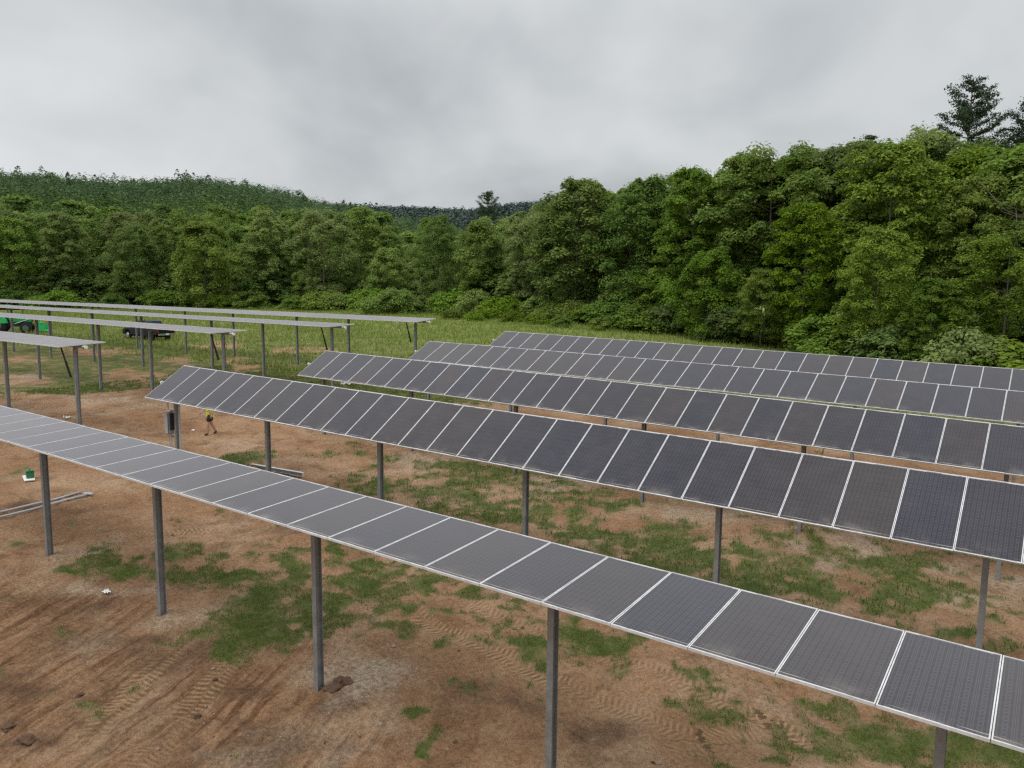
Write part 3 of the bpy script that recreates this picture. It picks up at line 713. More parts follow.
# front trees of the wood, each seen against its neighbours: kind, picture bearing, depth, height, leaf, width, label
FRONT = [
 ('oak', 18, 150, 17, 'midl', 1.1, 'green tree at the left edge of the wood, above the green tractor'),
 ('maple', 70, 152, 18, 'midl', 1.1, 'broad mid green tree above the gap between tractor and pickup'),
 ('oak', 138, 149, 15.5, 'deepl', 1.05, 'rounded deep green tree standing behind the dark pickup'),
 ('alder', 207, 141, 15.2, 'bright', .95, 'compact egg-shaped green tree on the meadow edge right of the pickup'),
 ('birch', 268, 150, 18, 'olivel', 1.1, 'pale olive tree with thin light stems showing low, in the left wood'),
 ('elm', 325, 140, 17, 'olivel', 1.05, 'wide olive-green tree behind the far end of the third flat row'),
 ('alder', 388, 136, 10.5, 'olivel', .9, 'small pale olive tree with shrubs at its foot, left of the dark one'),
 ('oak', 438, 128, 15.5, 'deepl', .8, 'dark narrow tree at the middle of the wood'),
 ('ash', 480, 120, 14, 'midl', 1.0, 'fresh green tree right of the dark narrow tree, centre of the wood'),
 ('elm', 530, 112, 14, 'olivel', .9, 'yellowish olive tree just left of the tall bright wall of trees'),
 ('ash', 575, 100, 17.6, 'mid', 1.25, 'tall leafy tree where the wood steps up to its tall right part'),
 ('oak', 640, 94, 17.2, 'deep', 1.0, 'deep green tall tree next to where the wood steps up, behind the rearmost row'),
 ('maple', 690, 86, 17.5, 'mid', 1.0, 'mid green layered tree behind the middle of the rearmost solar row'),
 ('alder', 706, 76, 8.5, 'mid', .95, 'low spreading tree with bare thin trunk, under the taller layered tree'),
 ('elm', 765, 80, 18.5, 'mid', 1.0, 'dark hollow-sided tree left of the brightest yellow-green tree'),
 ('maple', 800, 69, 13.0, 'bright', .9, 'bright yellow-green tree with clumps hanging to the ground, right of centre'),
 ('maple', 880, 68, 18.1, 'bright', .98, 'largest bright yellow-green maple, its dome topping the right skyline'),
 ('oak', 872, 60, 10.5, 'bright', .95, 'bright mid-height tree in front of the largest maple'),
 ('maple', 965, 64, 15.0, 'bright', .95, 'bright layered tree below the tall lone pine'),
 ('elm', 1003, 54, 9.8, 'bright', 1.0, 'low bright green rounded tree at the right edge of the picture'),
 ('oak', 1045, 62, 15.5, 'mid', 1.0, 'leafy green tree cut by the right picture edge'),
 ('maple', 930, 55, 7.0, 'mid', 1.1, 'small green tree between the bright rounded trees at far right'),
 ('oak', 760, 70, 7.0, 'bright', 1.1, 'small bright bushy tree low behind the rearmost row, right of centre'),
]
names = {'oak': 'oak_tree', 'maple': 'maple_tree', 'ash': 'ash_tree', 'elm': 'elm_tree', 'birch': 'birch_tree', 'alder': 'alder_tree', 'thin': 'ash_tree', 'farround': 'oak_tree', 'fartall': 'ash_tree'}
for kind, px, dep, H, mt, wd, lb in FRONT:
    tree(kind, px, dep * U, H * U, mt, names[kind], lb, 'tree', 'trees along the front of the wood', wd)
tree('pine', 953, 84 * U, 27.0 * U, 'needle', 'pine_tree', 'tall lone dark pine rising above the bright trees at the upper right', 'pine tree', None, 1.0)
tree('oldpine', 1016, 80 * U, 24.2 * U, 'needle', 'pine_tree', 'dark pine at the right picture edge, lower than the lone pine', 'pine tree', None, 1.0)
tree('spruce', 858, 92 * U, 22.3 * U, 'needle', 'spruce_tree', 'thin dark spruce tip poking above the crowns left of the tallest pine', 'spruce tree', None, .8)
tree('spruce', 832, 96 * U, 21.6 * U, 'needle', 'spruce_tree', 'small spruce tip left of the taller spruce tip on the right skyline', 'spruce tree', None, .8)
tree('oldpine', 487, 165 * U, 23.5 * U, 'needle', 'pine_tree', 'single dark pine standing up from the low middle of the skyline', 'pine tree', None, .9)
# second and third ranks of the wood
def rank(pts, grp, lab, kinds, mats, jit, Hs):
    for px, dep, H in pts:
        k = rt.choice(kinds)
        tree(k, px + rt.uniform(-jit, jit), dep * U * rt.uniform(.97, 1.05), H * U * rt.uniform(*Hs), rt.choice(mats), names[k], lab, 'tree', grp, rt.uniform(.9, 1.15))
def interp_rank(xs_, deps, Hs_, n, x0, x1):
    return [(px, float(np.interp(px, xs_, deps)), float(np.interp(px, xs_, Hs_))) for px in np.linspace(x0, x1, n)]
KX = [-80, 0, 200, 350, 450, 540, 600, 700, 800, 900, 1024, 1200]
rank(interp_rank(KX, [158, 158, 158, 150, 140, 125, 108, 94, 82, 76, 68, 60], [17, 17, 17.5, 17, 16, 15, 17.2, 17.6, 18.2, 18.9, 18.6, 18], 25, 545, 1190), 'tall trees behind the right front of the wood',
     'tall green tree packed behind the bright front trees on the right of the wood', ['oak', 'ash', 'elm', 'maple', 'thin'], ['mid', 'mid', 'deep', 'olive', 'bright'], 9, (.94, 1.06))
rank(interp_rank(KX, [166, 166, 166, 160, 150, 138, 126, 112, 100, 92, 84, 76], [17, 17, 17.5, 17, 16, 15.5, 18.6, 19.5, 20.6, 21.8, 21.8, 21], 18, 550, 1180), 'rear skyline trees on the right of the wood',
     'green tree in the rear rank on the right, only its top showing on the skyline', ['ash', 'elm', 'thin', 'birch'], ['mid', 'deep', 'olive'], 10, (.9, 1.05))
rank(interp_rank(KX, [160, 160, 158, 150, 140, 125, 108, 94, 82, 76, 68, 60], [17.5, 17.5, 18, 17, 15.5, 15, 18, 18, 18, 18, 18, 18], 18, -90, 535), 'trees in the second rank of the left wood',
     'green tree in the left wood, partly hidden by the front trees', ['oak', 'ash', 'elm', 'maple', 'birch'], ['midl', 'midl', 'olivel', 'deepl'], 10, (.72, 1.16))
rank(interp_rank(KX, [180, 180, 180, 176, 170, 160, 150, 150, 150, 150, 150, 150], [17.5, 17.5, 18, 17, 16, 15.5, 15, 15, 15, 15, 15, 15], 22, -90, 545), 'trees in the third rank of the left wood',
     'green tree deeper in the left wood, its rounded top showing above others', ['farround', 'fartall', 'oak'], ['midl', 'midl', 'olivel', 'deepl'], 12, (.75, 1.25))
rank(interp_rank(KX, [205, 205, 205, 205, 200, 195, 190, 150, 150, 150, 150, 150], [17, 17, 17, 16, 15, 15, 15, 15, 15, 15, 15, 15], 24, -95, 545), 'trees climbing the foot of the left hill',
     'tree at the foot of the wooded hill, a soft green crown above the left wood', ['farround', 'fartall'], ['midl', 'deepl', 'olivel'], 12, (.7, 1.3))
rank(interp_rank(KX, [235, 235, 235, 235, 225, 215, 205, 150, 150, 150, 150, 150], [16, 16, 16, 16, 15, 15, 15, 15, 15, 15, 15, 15], 24, -95, 520), 'trees on the lower slope of the left hill',
     'dark small crown on the lower hill slope, behind and above the left wood', ['farround', 'fartall'], ['deepl', 'slope', 'midl'], 9, (.85, 1.15))
# dead bare tree among the right trees
dm = MB(); rr = random.Random(4)
dm.tube([(0, 0, -.5), (.2, 0, 5), (-.3, .2, 10), (.3, 0, 14)], [.17, .14, .09, .02], 8)
for k in range(17):
    z = rr.uniform(4.5, 13); a = rr.uniform(0, 6.28); L = rr.uniform(1.5, 3.6)
    p = Vector((0, 0, z)); q = p + Vector((math.cos(a) * L * .6, math.sin(a) * L * .6, L * .25)); e = p + Vector((math.cos(a) * L, math.sin(a) * L, L * .7))
    dm.tube([p, q, e], [.05, .03, .010], 5)
x, y = polar(1012, 61.5 * U); do = dm.build('dead_tree', M['deadwood'], None, (x, y, ground_z(x, y)), smooth=True)
tag(do, 'bare grey dead tree with forked twigs among the green crowns at the right edge', 'dead tree')

# shrubs along the foot of the wood
SHR = [(300, 132, 2.4, 'mid'), (322, 131, 3.0, 'bright'), (345, 130, 2.6, 'mid'), (368, 128, 3.2, 'mid'), (398, 124, 3.4, 'olive'), (418, 122, 2.6, 'olive'), (452, 115, 3.0, 'mid'),
       (474, 110, 3.6, 'mid'), (498, 107, 2.6, 'bright'), (520, 104, 2.2, 'bright'), (543, 100, 3.0, 'mid'), (566, 96, 2.4, 'bright'), (590, 92, 2.3, 'mid'), (615, 89, 2.6, 'deep'),
       (645, 85, 2.5, 'mid'), (675, 82, 3.0, 'deep'), (250, 138, 3.0, 'mid'), (225, 140, 2.3, 'bright'), (170, 142, 3.0, 'mid'), (115, 143, 2.8, 'deep'), (60, 144, 3.0, 'mid'), (20, 145, 3.2, 'deep'), (-25, 145, 3.0, 'mid'),
       (735, 74, 3.4, 'deep'), (830, 63, 3.4, 'mid'), (900, 57, 3.2, 'deep'), (985, 50, 3.2, 'mid'), (1040, 48, 3.4, 'bright'),
       (512, 97, 1.3, 'bright'), (536, 93, 1.2, 'bright'), (560, 88, 1.3, 'mid'), (478, 101, 1.3, 'bright'), (600, 84, 1.4, 'bright'), (455, 104, 1.2, 'bright')]
for px, dep, H, mt in SHR:
    kd = rt.choice(['bush', 'scrub']); 
    if dep < 75: lb, gr = 'leafy shrub at the foot of the right wood, just above the rearmost solar row', 'shrubs at the foot of the right wood'
    elif px < 290: lb, gr = 'leafy shrub at the foot of the left wood, behind the flat solar rows', 'shrubs at the foot of the left wood'
    elif H < 1.5: lb, gr = 'low bright green scrub in the meadow, between the rearmost row and the shrub belt', 'low scrub in the meadow'
    else: lb, gr = 'leafy shrub in the belt along the middle of the meadow edge', 'shrubs along the middle meadow edge'
    tree(kd, px, dep * U, H * U, mt, 'shrub', lb, 'shrub', gr, rt.uniform(1.0, 1.35))
tree('bush', 961, 50 * U, 3.7 * U, 'olive', 'shrub', 'pale olive feathery shrub above the right end of the rearmost solar row', 'shrub', None, .85)
tree('scrub', 396, 118 * U, 3.4 * U, 'olive', 'shrub', 'pale rounded olive shrub behind the end post of the farthest flat row', 'shrub', None, 1.0)

# young growth that closes the foot of the wood
for k_ in range(26):
    px = -50 + k_ * 19.5 + rt.uniform(-7, 7)
    tree(rt.choice(['alder', 'bush', 'alder']), px, float(np.interp(px, KX, [155, 155, 154, 146, 134, 120, 104, 90, 80, 70, 60, 55])) * U, rt.uniform(5.0, 8.0) * U, rt.choice(['mid', 'deep', 'olive']), 'young_tree',
         'young bushy tree filling the dark foot of the left wood between taller trunks', 'young tree', 'young trees at the foot of the left wood', rt.uniform(1.0, 1.3))
for k_ in range(20):
    px = 470 + k_ * 33 + rt.uniform(-9, 9)
    tree(rt.choice(['alder', 'bush', 'alder']), px, float(np.interp(px, KX, [155, 155, 154, 146, 134, 116, 98, 84, 76, 68, 59, 54])) * U, rt.uniform(4.5, 7.5) * U, rt.choice(['mid', 'deep', 'mid']), 'young_tree',
         'young bushy tree filling the dark foot of the right wood between taller trunks', 'young tree', 'young trees at the foot of the right wood', rt.uniform(1.0, 1.3))
# hills (structure) and the woods that cover them (stuff)
def hill_sheet(name, far, d0, d1, b0, b1, nb, nd):
    B, D = np.meshgrid(np.linspace(b0, b1, nb), np.linspace(d0, d1, nd))
    lat = (B - 512) / FOC * D; x = lat * CY + D * SY; y = -lat * SY + D * CY
    z = hill_z(x, y, far); z[0, :] -= 6; z[:, 0] -= 3; z[:, -1] -= 3
    I, J = np.meshgrid(np.arange(nb - 1), np.arange(nd - 1)); a = (J * nb + I).ravel()
    me = raw_mesh(name, np.stack([x.ravel(), y.ravel(), z.ravel()], 1), np.stack([a, a + 1, a + 1 + nb, a + nb], 1), HS, True)
    return tag(link(name, me), None, None, kind='structure')
HS = simple('forest_floor', (.045, .075, .030), .95, 0, .3, .05)
HS.node_tree.nodes['Principled BSDF'].inputs['Specular IOR Level'].default_value = 0.0
hill_sheet('hill', False, 176, 1000, -380, 690, 70, 60)
hill_sheet('hill', True, 690, 1600, 110, 900, 40, 30)
def canopy(name, far, d0, d1, b0, b1, sp, Hr, Rr, leaf, per, material, label, pine):
    rg = np.random.default_rng(int(d0)); P = []; Nn = []; T = []
    D = d0
    while D < d1:
        n = int((b1 - b0) / FOC * D / sp)
        for i in range(n):
            dd = D + rg.uniform(-.5, .5) * sp; b = b0 + (b1 - b0) * (i + rg.uniform(0, 1)) / n
            lat = (b - 512) / FOC * dd; x = lat * CY + dd * SY; y = -lat * SY + dd * CY
            z = float(hill_z(x, y, far)); H = rg.uniform(*Hr); R = rg.uniform(*Rr); tt = rg.uniform(.1, .9)
            con = rg.uniform() < pine(dd, b)
            d = rg.normal(size=(per, 3)); d /= np.linalg.norm(d, axis=1, keepdims=True); d[:, 2] = np.abs(d[:, 2]) * 1.0 - .15
            nl_ = 11; lc = rg.normal(size=(nl_, 3)); lc /= np.linalg.norm(lc, axis=1, keepdims=True); lc[:, 2] = np.abs(lc[:, 2]) * .9 - .05; lc *= rg.uniform(.45, .8, nl_)[:, None]
            li = rg.integers(0, nl_, per); lt = rg.uniform(-.25, .25, nl_)[li]
            if con:
                H *= 1.0; u = rg.uniform(0, 1, per) ** 1.3; a = rg.uniform(0, 6.28, per); r_ = R * .85 * (1 - u) ** .8 * rg.uniform(.5, 1.15, per)
                p = np.stack([x + np.cos(a) * r_, y + np.sin(a) * r_, z + H * (.35 + .68 * u)], 1); tint = tt * .5
            else:
                k = rg.uniform(.75, 1.1, per)[:, None] * (1 + .22 * np.sin(d[:, :1] * 5 + tt * 40) * np.cos(d[:, 1:2] * 6 + tt * 17))
                p = np.array([x, y, z + H * .26]) + (lc[li] + d * k * .42) * np.array([R, R, H * .72]); p[: per // 5, 2] = z + H * rg.uniform(-.05, .45, per // 5); tint = .2 + tt * .6 + lt
            P.append(p); q = d * .6 + np.array([0, 0, .75]) + rg.normal(size=(per, 3)) * .15; Nn.append(q / np.linalg.norm(q, axis=1, keepdims=True)); T.append(np.clip(tint + rg.normal(size=per) * .14, 0, 1))
        D += sp * .9
    P = np.concatenate(P); V = leaves(P, np.concatenate(Nn), leaf, rg)
    tag(link(name, raw_mesh(name, V, np.arange(len(V)).reshape(-1, 4), material, False, np.concatenate(T))), label, 'woodland', kind='stuff')
canopy('slope_wood', False, 246, 372, -200, 600, 7.4, (11, 17), (4.8, 7.4), .60, 230, M['slope'], 'rounded green crowns rising up the lower hillside behind the left wood', lambda dd, b: .02)
canopy('hillside_wood', False, 372, 545, -200, 600, 7.2, (11.5, 15), (4.2, 6.4), .62, 150, M['haze'], 'dense darker wood covering the upper hill along the left skyline',
       lambda dd, b: (.05 if b < 330 else .03) if dd > 460 else (.10 if dd > 380 else .08))
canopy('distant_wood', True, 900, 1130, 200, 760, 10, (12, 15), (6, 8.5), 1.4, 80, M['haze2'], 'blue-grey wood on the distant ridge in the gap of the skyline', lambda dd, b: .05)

# ------------------------------------------------------------------ things on the ground
def on(px, py):
    p = gp(px, py); return Vector((p[0], p[1], ground_z(p[0], p[1])))
# grey conduit pipes
pa, pb = on(-20, 527), on(80, 493)
for k, (a, b, r, lb) in enumerate([((-25, 521), (81, 492.5), .035, 'upper long grey plastic pipe on the dirt at the left edge'),
                                  ((-25, 526), (86, 495.5), .035, 'lower long grey plastic pipe beside its twin at the left edge'),
                                  ((84, 494.6), (93, 494.8), .05, 'short dark-ended pipe piece lying at the tip of the long pipes')]):
    A, B = on(*a), on(*b); ms = [A.lerp(B, s) for s in (0, .25, .5, .75, 1)]
    pts = [Vector((m.x, m.y, ground_z(m.x, m.y) + r + .02)) for m in ms]
    pt = MB().tube(pts, r, 12)
    tag(pt.build('conduit_pipe', M['pvc'], smooth=True), lb, 'pipe', 'pipes on the dirt')
# loose galvanised steel beam by the second post of row B
A, B = on(252, 466), on(303, 477.5); dr = (B - A); L = dr.length; az = math.atan2(dr.y, dr.x)
bm_ = MB(); bm_.box((0, 0, .13), (L, .11, .016)); bm_.box((0, 0, .008), (L, .11, .016)); bm_.box((L / 2 + .009, 0, .069), (.016, .11, .138))
bo_ = tag(bm_.build('steel_beam', M['frame'], None, (A + B) / 2, (0, 0, az)), 'short pale steel beam lying on the dirt beside a post of the second row', 'steel beam')
MB().box((0, .0, .069), (L - .01, .02, .104)).build('web', M['steel'], bo_)
# green box on white board
p = on(29, 482); e = empty('board_with_box', p, 2.2)
wb = MB().box((0, 0, .05), (.85, .32, .03)).box((-.33, 0, .018), (.05, .3, .035)).box((.33, 0, .018), (.05, .3, .035)).build('white_board', M['white'], None, p, (0, 0, -.35), bevel=.005)
tag(wb, 'small white board lying on the dirt left of the nearest row\'s first visible post', 'board'); bpy.data.objects.remove(e)
M['greenp'] = simple('green_paint', (.02, .16, .055), .35, 0, .12)
gb = MB().box((0, 0, .12), (.30, .22, .22)).box((0, 0, .245), (.33, .25, .03)).box((0, 0, .285), (.12, .03, .05)).build('toolbox', M['greenp'], None, p + Vector((.05, .02, .067)), (0, 0, -.3), bevel=.01)
tag(gb, 'small green box with lid and handle standing on the white board', 'box')
# crumpled white paper scraps
def scrap(px, py, s, lb, seed, grp=None):
    rg = np.random.default_rng(seed); n = 7; g = np.linspace(-.5, .5, n); A, B = np.meshgrid(g, g)
    V = np.stack([A * s * (1 + .2 * rg.normal(size=A.shape)), B * s * .7 * (1 + .2 * rg.normal(size=A.shape)), np.abs(rg.normal(size=A.shape)) * s * .16 + .02], -1).reshape(-1, 3)
    I, J = np.meshgrid(np.arange(n - 1), np.arange(n - 1)); a = (J * n + I).ravel()
    tag(link('paper_scrap', raw_mesh('paper_scrap', V, np.stack([a, a + 1, a + 1 + n, a + n], 1), M['white'], False), None, on(px, py) + Vector((0, 0, .02))), lb, 'scrap', grp)
scrap(107, 593, .21, 'crumpled white scrap on the dirt left of the second post of the nearest row', 1)
scrap(68, 417.5, .34, 'white scrap on the dirt just behind the nearest row, near the left flat row post', 2)
scrap(345, 386, .55, 'white crumpled sheet glimpsed in the gap between the second and third tilted rows', 3)
scrap(193, 429, .16, 'tiny pale scrap on the dirt left of the walking worker', 4)
# stones and clods
def rock(px, py, s, mt, name, lb, seed, grp=None):
    import bmesh
    bm = bmesh.new(); bmesh.ops.create_icosphere(bm, subdivisions=3, radius=1); r = random.Random(seed)
    ph = [r.uniform(0, 6) for _ in range(6)]
    for v in bm.verts:
        c = v.co; k = 1 + .22 * math.sin(c.x * 3 + ph[0]) * math.cos(c.y * 3 + ph[1]) + .14 * math.sin(c.z * 6 + ph[2] + c.x * 4) + .07 * math.sin(c.y * 11 + ph[3]) + r.uniform(-.04, .04)
        v.co = Vector((c.x * k, c.y * k * .8, max(c.z * k * .6, -.25)))
    me = bpy.data.meshes.new(name); bm.to_mesh(me); bm.free(); me.materials.append(M[mt])
    o = link(name, me, None, on(px, py) + Vector((0, 0, .05 * s)), (0, 0, r.uniform(0, 6))); o.scale = (s, s, s); tag(o, lb, 'stone' if mt == 'stone' else 'clod', grp)
rock(26, 745, .15, 'clod', 'dirt_clod', 'large dark rounded clod in the lower left corner of the dirt', 1)
rock(8, 728, .12, 'clod', 'dirt_clod', 'smaller dark clod up and left of the large corner clod', 2)
rock(333, 690, .17, 'clod', 'dirt_clod', 'dark clod left in the dug spoil beside a post of the nearest row', 3)
rock(347, 685, .15, 'clod', 'dirt_clod', 'dark clod right in the dug spoil beside a post of the nearest row', 4)
rock(339, 683, .12, 'clod', 'dirt_clod', 'small dark clod topping the spoil beside a post of the nearest row', 14)
rock(197, 713, .075, 'clod', 'dirt_clod', 'small dark clod among the tread marks in the lower left dirt', 5)
rock(80, 697, .07, 'clod', 'dirt_clod', 'small dark clod in the middle of the lower left dirt', 6)
rs = random.Random(8)
for k in range(46):
    px, py = rs.uniform(5, 1000), rs.uniform(500, 765)
    if py < 500 + .33 * px - 60 and px < 760: py = min(765, 470 + .36 * px + rs.uniform(30, 200))
    rock(px, py, rs.uniform(.02, .05), rs.choice(['stone', 'stone', 'clod']), 'small_stone', 'small loose stone or clod lying on the graded dirt', 100 + k, 'small stones scattered on the dirt')

# ------------------------------------------------------------------ pickup truck
M['navy'] = simple('dark_blue_paint', (.012, .016, .03), .22, .2, .1)
M['glass'] = simple('dark_glass', (.02, .025, .03), .06, 0, .05)
M['chrome'] = simple('chrome', (.62, .62, .63), .25, .9, .05)
M['rubber'] = simple('rubber', (.014, .014, .014), .85, 0, .2)
M['red'] = simple('red_lens', (.35, .015, .02), .25, 0, .1)
def pickup(loc, rz):
    r = empty('pickup_truck', loc, rz); tag(r, 'dark blue crew-cab pickup parked on the grass, seen from its tail, behind the flat rows', 'pickup truck')
    W = .98
    # x forward; body side outline
    low = [(-2.90, .62), (-2.92, 1.12), (-2.88, 1.22), (-1.18, 1.24), (-1.10, 1.24), (.95, 1.22), (1.3, 1.18), (2.55, 1.08), (2.82, .98), (2.9, .78), (2.88, .5), (2.45, .48), (2.38, .78), (2.2, .93), (1.85, .95), (1.6, .82), (1.5, .48), (-1.35, .46), (-1.45, .78), (-1.68, .95), (-2.0, .95), (-2.22, .8), (-2.3, .5)]
    b = MB().prism(low, -W, W).build('body', M['navy'], r, bevel=.035)
    cabp = [(-1.12, 1.22), (-1.0, 1.80), (-.8, 1.90), (.15, 1.90), (.4, 1.84), (1.15, 1.22)]
    cb = MB().prism(cabp, -W * .86, W * .86).build('cab', M['navy'], r, bevel=.05)
    MB().prism([(-.95, 1.30), (-.88, 1.74), (-.18, 1.76), (-.18, 1.30)], -W * .875, -W * .864).prism([(-.95, 1.30), (-.88, 1.74), (-.18, 1.76), (-.18, 1.30)], W * .864, W * .875).build('rear_window', M['glass'], cb)
    MB().prism([(-.08, 1.30), (-.08, 1.76), (.32, 1.74), (.86, 1.30)], -W * .875, -W * .864).prism([(-.08, 1.30), (-.08, 1.76), (.32, 1.74), (.86, 1.30)], W * .864, W * .875).build('front_window', M['glass'], cb)
    MB().add([(-1.115, -.7, 1.32), (-1.115, .7, 1.32), (-1.02, .66, 1.75), (-1.02, -.66, 1.75)], [(0, 1, 2, 3)]).build('back_window', M['glass'], cb)
    MB().add([(1.09, -.74, 1.30), (1.09, .74, 1.30), (.47, .68, 1.80), (.47, -.68, 1.80)], [(3, 2, 1, 0)]).build('windscreen', M['glass'], cb)
    MB().box((-2.0, 0, 1.235), (1.62, 1.6, .02)).build('bed_liner', M['black'], r)
    tg = MB().box((-2.925, 0, .93), (.03, 1.5, .50)).build('tailgate', M['navy'], r, bevel=.01)
    MB().box((-2.945, 0, 1.05), (.02, .26, .06)).build('handle', M['black'], tg)
    for s in (-1, 1):
        MB().box((-2.90, s * .87, .97), (.07, .17, .42)).build('tail_light', M['red'], r, bevel=.015)
        MB().box((2.84, s * .75, .88), (.10, .34, .16)).build('headlight', M['chrome'], r, bevel=.02)
        mm = MB().box((.98, s * (W + .10), 1.33), (.12, .2, .2)).build('wing_mirror', M['black'], r, bevel=.03)
        for xw in (-1.83, 2.02):
            w_ = MB().tube([(xw, s * (W - .27), .39), (xw, s * (W - .25), .39), (xw, s * (W - .03), .39), (xw, s * (W - .01), .39)], [.36, .39, .39, .36], 24).build('wheel', M['rubber'], r, smooth=False)
            MB().tube([(xw, s * (W - .008), .39), (xw, s * (W + .01), .39)], [.24, .22], 16).build('rim', M['chrome'], w_)
    MB().box((-3.0, 0, .60), (.16, 1.82, .18)).build('rear_bumper', M['chrome'], r, bevel=.03)
    MB().box((-3.085, 0, .63), (.012, .34, .15)).build('number_plate', M['white'], r)
    MB().box((2.93, 0, .58), (.14, 1.86, .2)).build('front_bumper', M['chrome'], r, bevel=.03)
    MB().box((0, 0, .38), (4.6, 1.1, .16)).build('chassis', M['black'], r)
    return r
x, y = polar(148, 76 * U); h_ang = None
fw_xy = Vector((SY, CY)); rt_xy = Vector((CY, -SY))
bear = (148 - 512) / FOC; view = (fw_xy + rt_xy * bear).normalized(); left = Vector((-view.y, view.x))
hd = view * math.cos(math.radians(33)) + left * math.sin(math.radians(33))
pickup((x, y, ground_z(x, y) + .0), math.atan2(hd.y, hd.x))

# ------------------------------------------------------------------ green tractor
M['jd'] = simple('tractor_green', (.03, .50, .16), .35, 0, .12)
M['yel'] = simple('tractor_rim', (.10, .13, .10), .5, 0, .1)
def tractor(loc, rz):
    r = empty('tractor', loc, rz); tag(r, 'green tractor with front loader half hidden behind the flat rows at the left edge', 'tractor')
    MB().prism([(.15, 1.05), (.15, 1.72), (.5, 1.78), (1.55, 1.66), (1.85, 1.5), (1.9, 1.05)], -.36, .36).build('hood', M['jd'], r, bevel=.07)
    MB().box((.7, 0, .85), (2.3, .5, .42)).build('chassis', M['black'], r, bevel=.03)
    MB().box((1.915, 0, 1.28), (.03, .56, .36)).build('grille', M['black'], r)
    for s in (-1, 1):
        fn = MB(); P = []
        pts = [(-.9 + .92 * math.cos(a), .85 + .92 * math.sin(a)) for a in np.linspace(.15, math.pi - .1, 10)]
        inner = [(-.9 + .80 * math.cos(a), .85 + .80 * math.sin(a)) for a in np.linspace(math.pi - .1, .15, 10)]
        y0, y1 = sorted((s * .55, s * 1.1)); fn.prism(pts + inner, y0, y1); fn.prism(pts, s * 1.105 - .01, s * 1.105 + .012); fn.build('fender', M['jd'], r, bevel=.02)
        wh = MB().tube([(-.9, s * .62, .78), (-.9, s * .66, .78), (-.9, s * 1.04, .78), (-.9, s * 1.08, .78)], [.66, .77, .77, .66], 24).build('rear_wheel', M['rubber'], r)
        MB().tube([(-.9, s * 1.075, .78), (-.9, s * 1.10, .78)], [.45, .42], 18).build('rim', M['yel'], wh)
        wf = MB().tube([(1.45, s * .55, .5), (1.45, s * .58, .5), (1.45, s * .84, .5), (1.45, s * .87, .5)], [.42, .49, .49, .42], 20).build('front_wheel', M['rubber'], r)
        MB().tube([(1.45, s * .865, .5), (1.45, s * .89, .5)], [.28, .26], 16).build('rim', M['yel'], wf)
        MB().tube([(.25, s * .5, 1.5), (1.2, s * .5, 1.72), (2.35, s * .5, 1.35), (2.75, s * .5, .55)], .075, 6).build('loader_arm', M['jd'], r)
        MB().tube([(.5, s * .5, .9), (1.9, s * .5, 1.4)], .045, 8).build('loader_ram', M['chrome'], r)
        MB().tube([(-1.15, s * .5, 1.5), (-1.2, s * .5, 2.6)], .04, 6).build('roof_post', M['black'], r)
        MB().tube([(.1, s * .5, 1.5), (-.05, s * .5, 2.6)], .04, 6).build('roof_post', M['black'], r)
    MB().box((-.6, 0, 2.64), (1.6, 1.35, .10)).build('canopy_roof', M['jd'], r, bevel=.04)
    MB().box((-.65, 0, 1.3), (.5, .5, .12)).box((-.9, 0, 1.6), (.12, .5, .55)).build('seat', M['black'], r, bevel=.03)
    MB().tube([(-.05, 0, 1.4), (-.2, 0, 1.75)], .03, 6).tube([(-.2, .19 * math.cos(0), 1.75 + 0)] + [(-.2 + .06 * math.sin(a), .19 * math.cos(a), 1.75 + .17 * math.sin(a)) for a in np.linspace(.3, 6.28, 14)], .016, 6).build('steering_wheel', M['black'], r)
    bk = [(2.6, .25), (3.3, .22), (3.32, .26), (2.72, .32), (2.62, .5), (2.68, .95), (2.75, 1.02), (2.64, 1.05), (2.52, .6)]
    MB().prism(bk, -.9, .9).box((2.85, -.9, .5), (.55, .03, .55)).box((2.85, .9, .5), (.55, .03, .55)).build('bucket', M['jd'], r)
    MB().tube([(1.1, .2, 1.7), (1.1, .2, 2.3)], .04, 8).build('exhaust', M['black'], r)
    return r
x, y = polar(10, 86 * U); bear = (10 - 512) / FOC; view = (fw_xy + rt_xy * bear).normalized(); rgt = Vector((view.y, -view.x))
hd = rgt * .97 - view * .22
tr_ = tractor((x, y, ground_z(x, y)), math.atan2(hd.y, hd.x)); tr_.scale = (1.18, 1.18, 1.18)

# ------------------------------------------------------------------ walking worker
M['skin'] = simple('skin', (.44, .25, .17), .55, 0, .08)
M['hivis'] = simple('hi_vis_cloth', (.62, .74, .03), .7, 0, .08)
M['shorts'] = simple('black_cloth', (.014, .015, .017), .85, 0, .2)
M['hairm'] = simple('brown_hair', (.05, .03, .02), .7, 0, .2)
M['boot'] = simple('boot_leather', (.10, .055, .03), .8, 0, .2)
def skin_mesh(name, V, E, Rd, material, root=0, sub=2):
    me = bpy.data.meshes.new(name); me.from_pydata(V, E, []); ob = bpy.data.objects.new(name, me); col.objects.link(ob)
    sk = ob.modifiers.new('skin', 'SKIN'); ob.modifiers.new('sub', 'SUBSURF').levels = sub; ob.modifiers['sub'].render_levels = sub
    ly = me.skin_vertices[0] if len(me.skin_vertices) else None
    for i, rr_ in enumerate(Rd):
        rr_ = rr_ if isinstance(rr_, tuple) else (rr_, rr_)
        ly.data[i].radius = rr_; ly.data[i].use_root = (i == root)
    dg = bpy.context.evaluated_depsgraph_get(); dg.update()
    nm = bpy.data.meshes.new_from_object(ob.evaluated_get(dg)); bpy.data.objects.remove(ob)
    nm.name = name; nm.materials.clear(); nm.materials.append(material)
    for p_ in nm.polygons: p_.use_smooth = True
    return nm
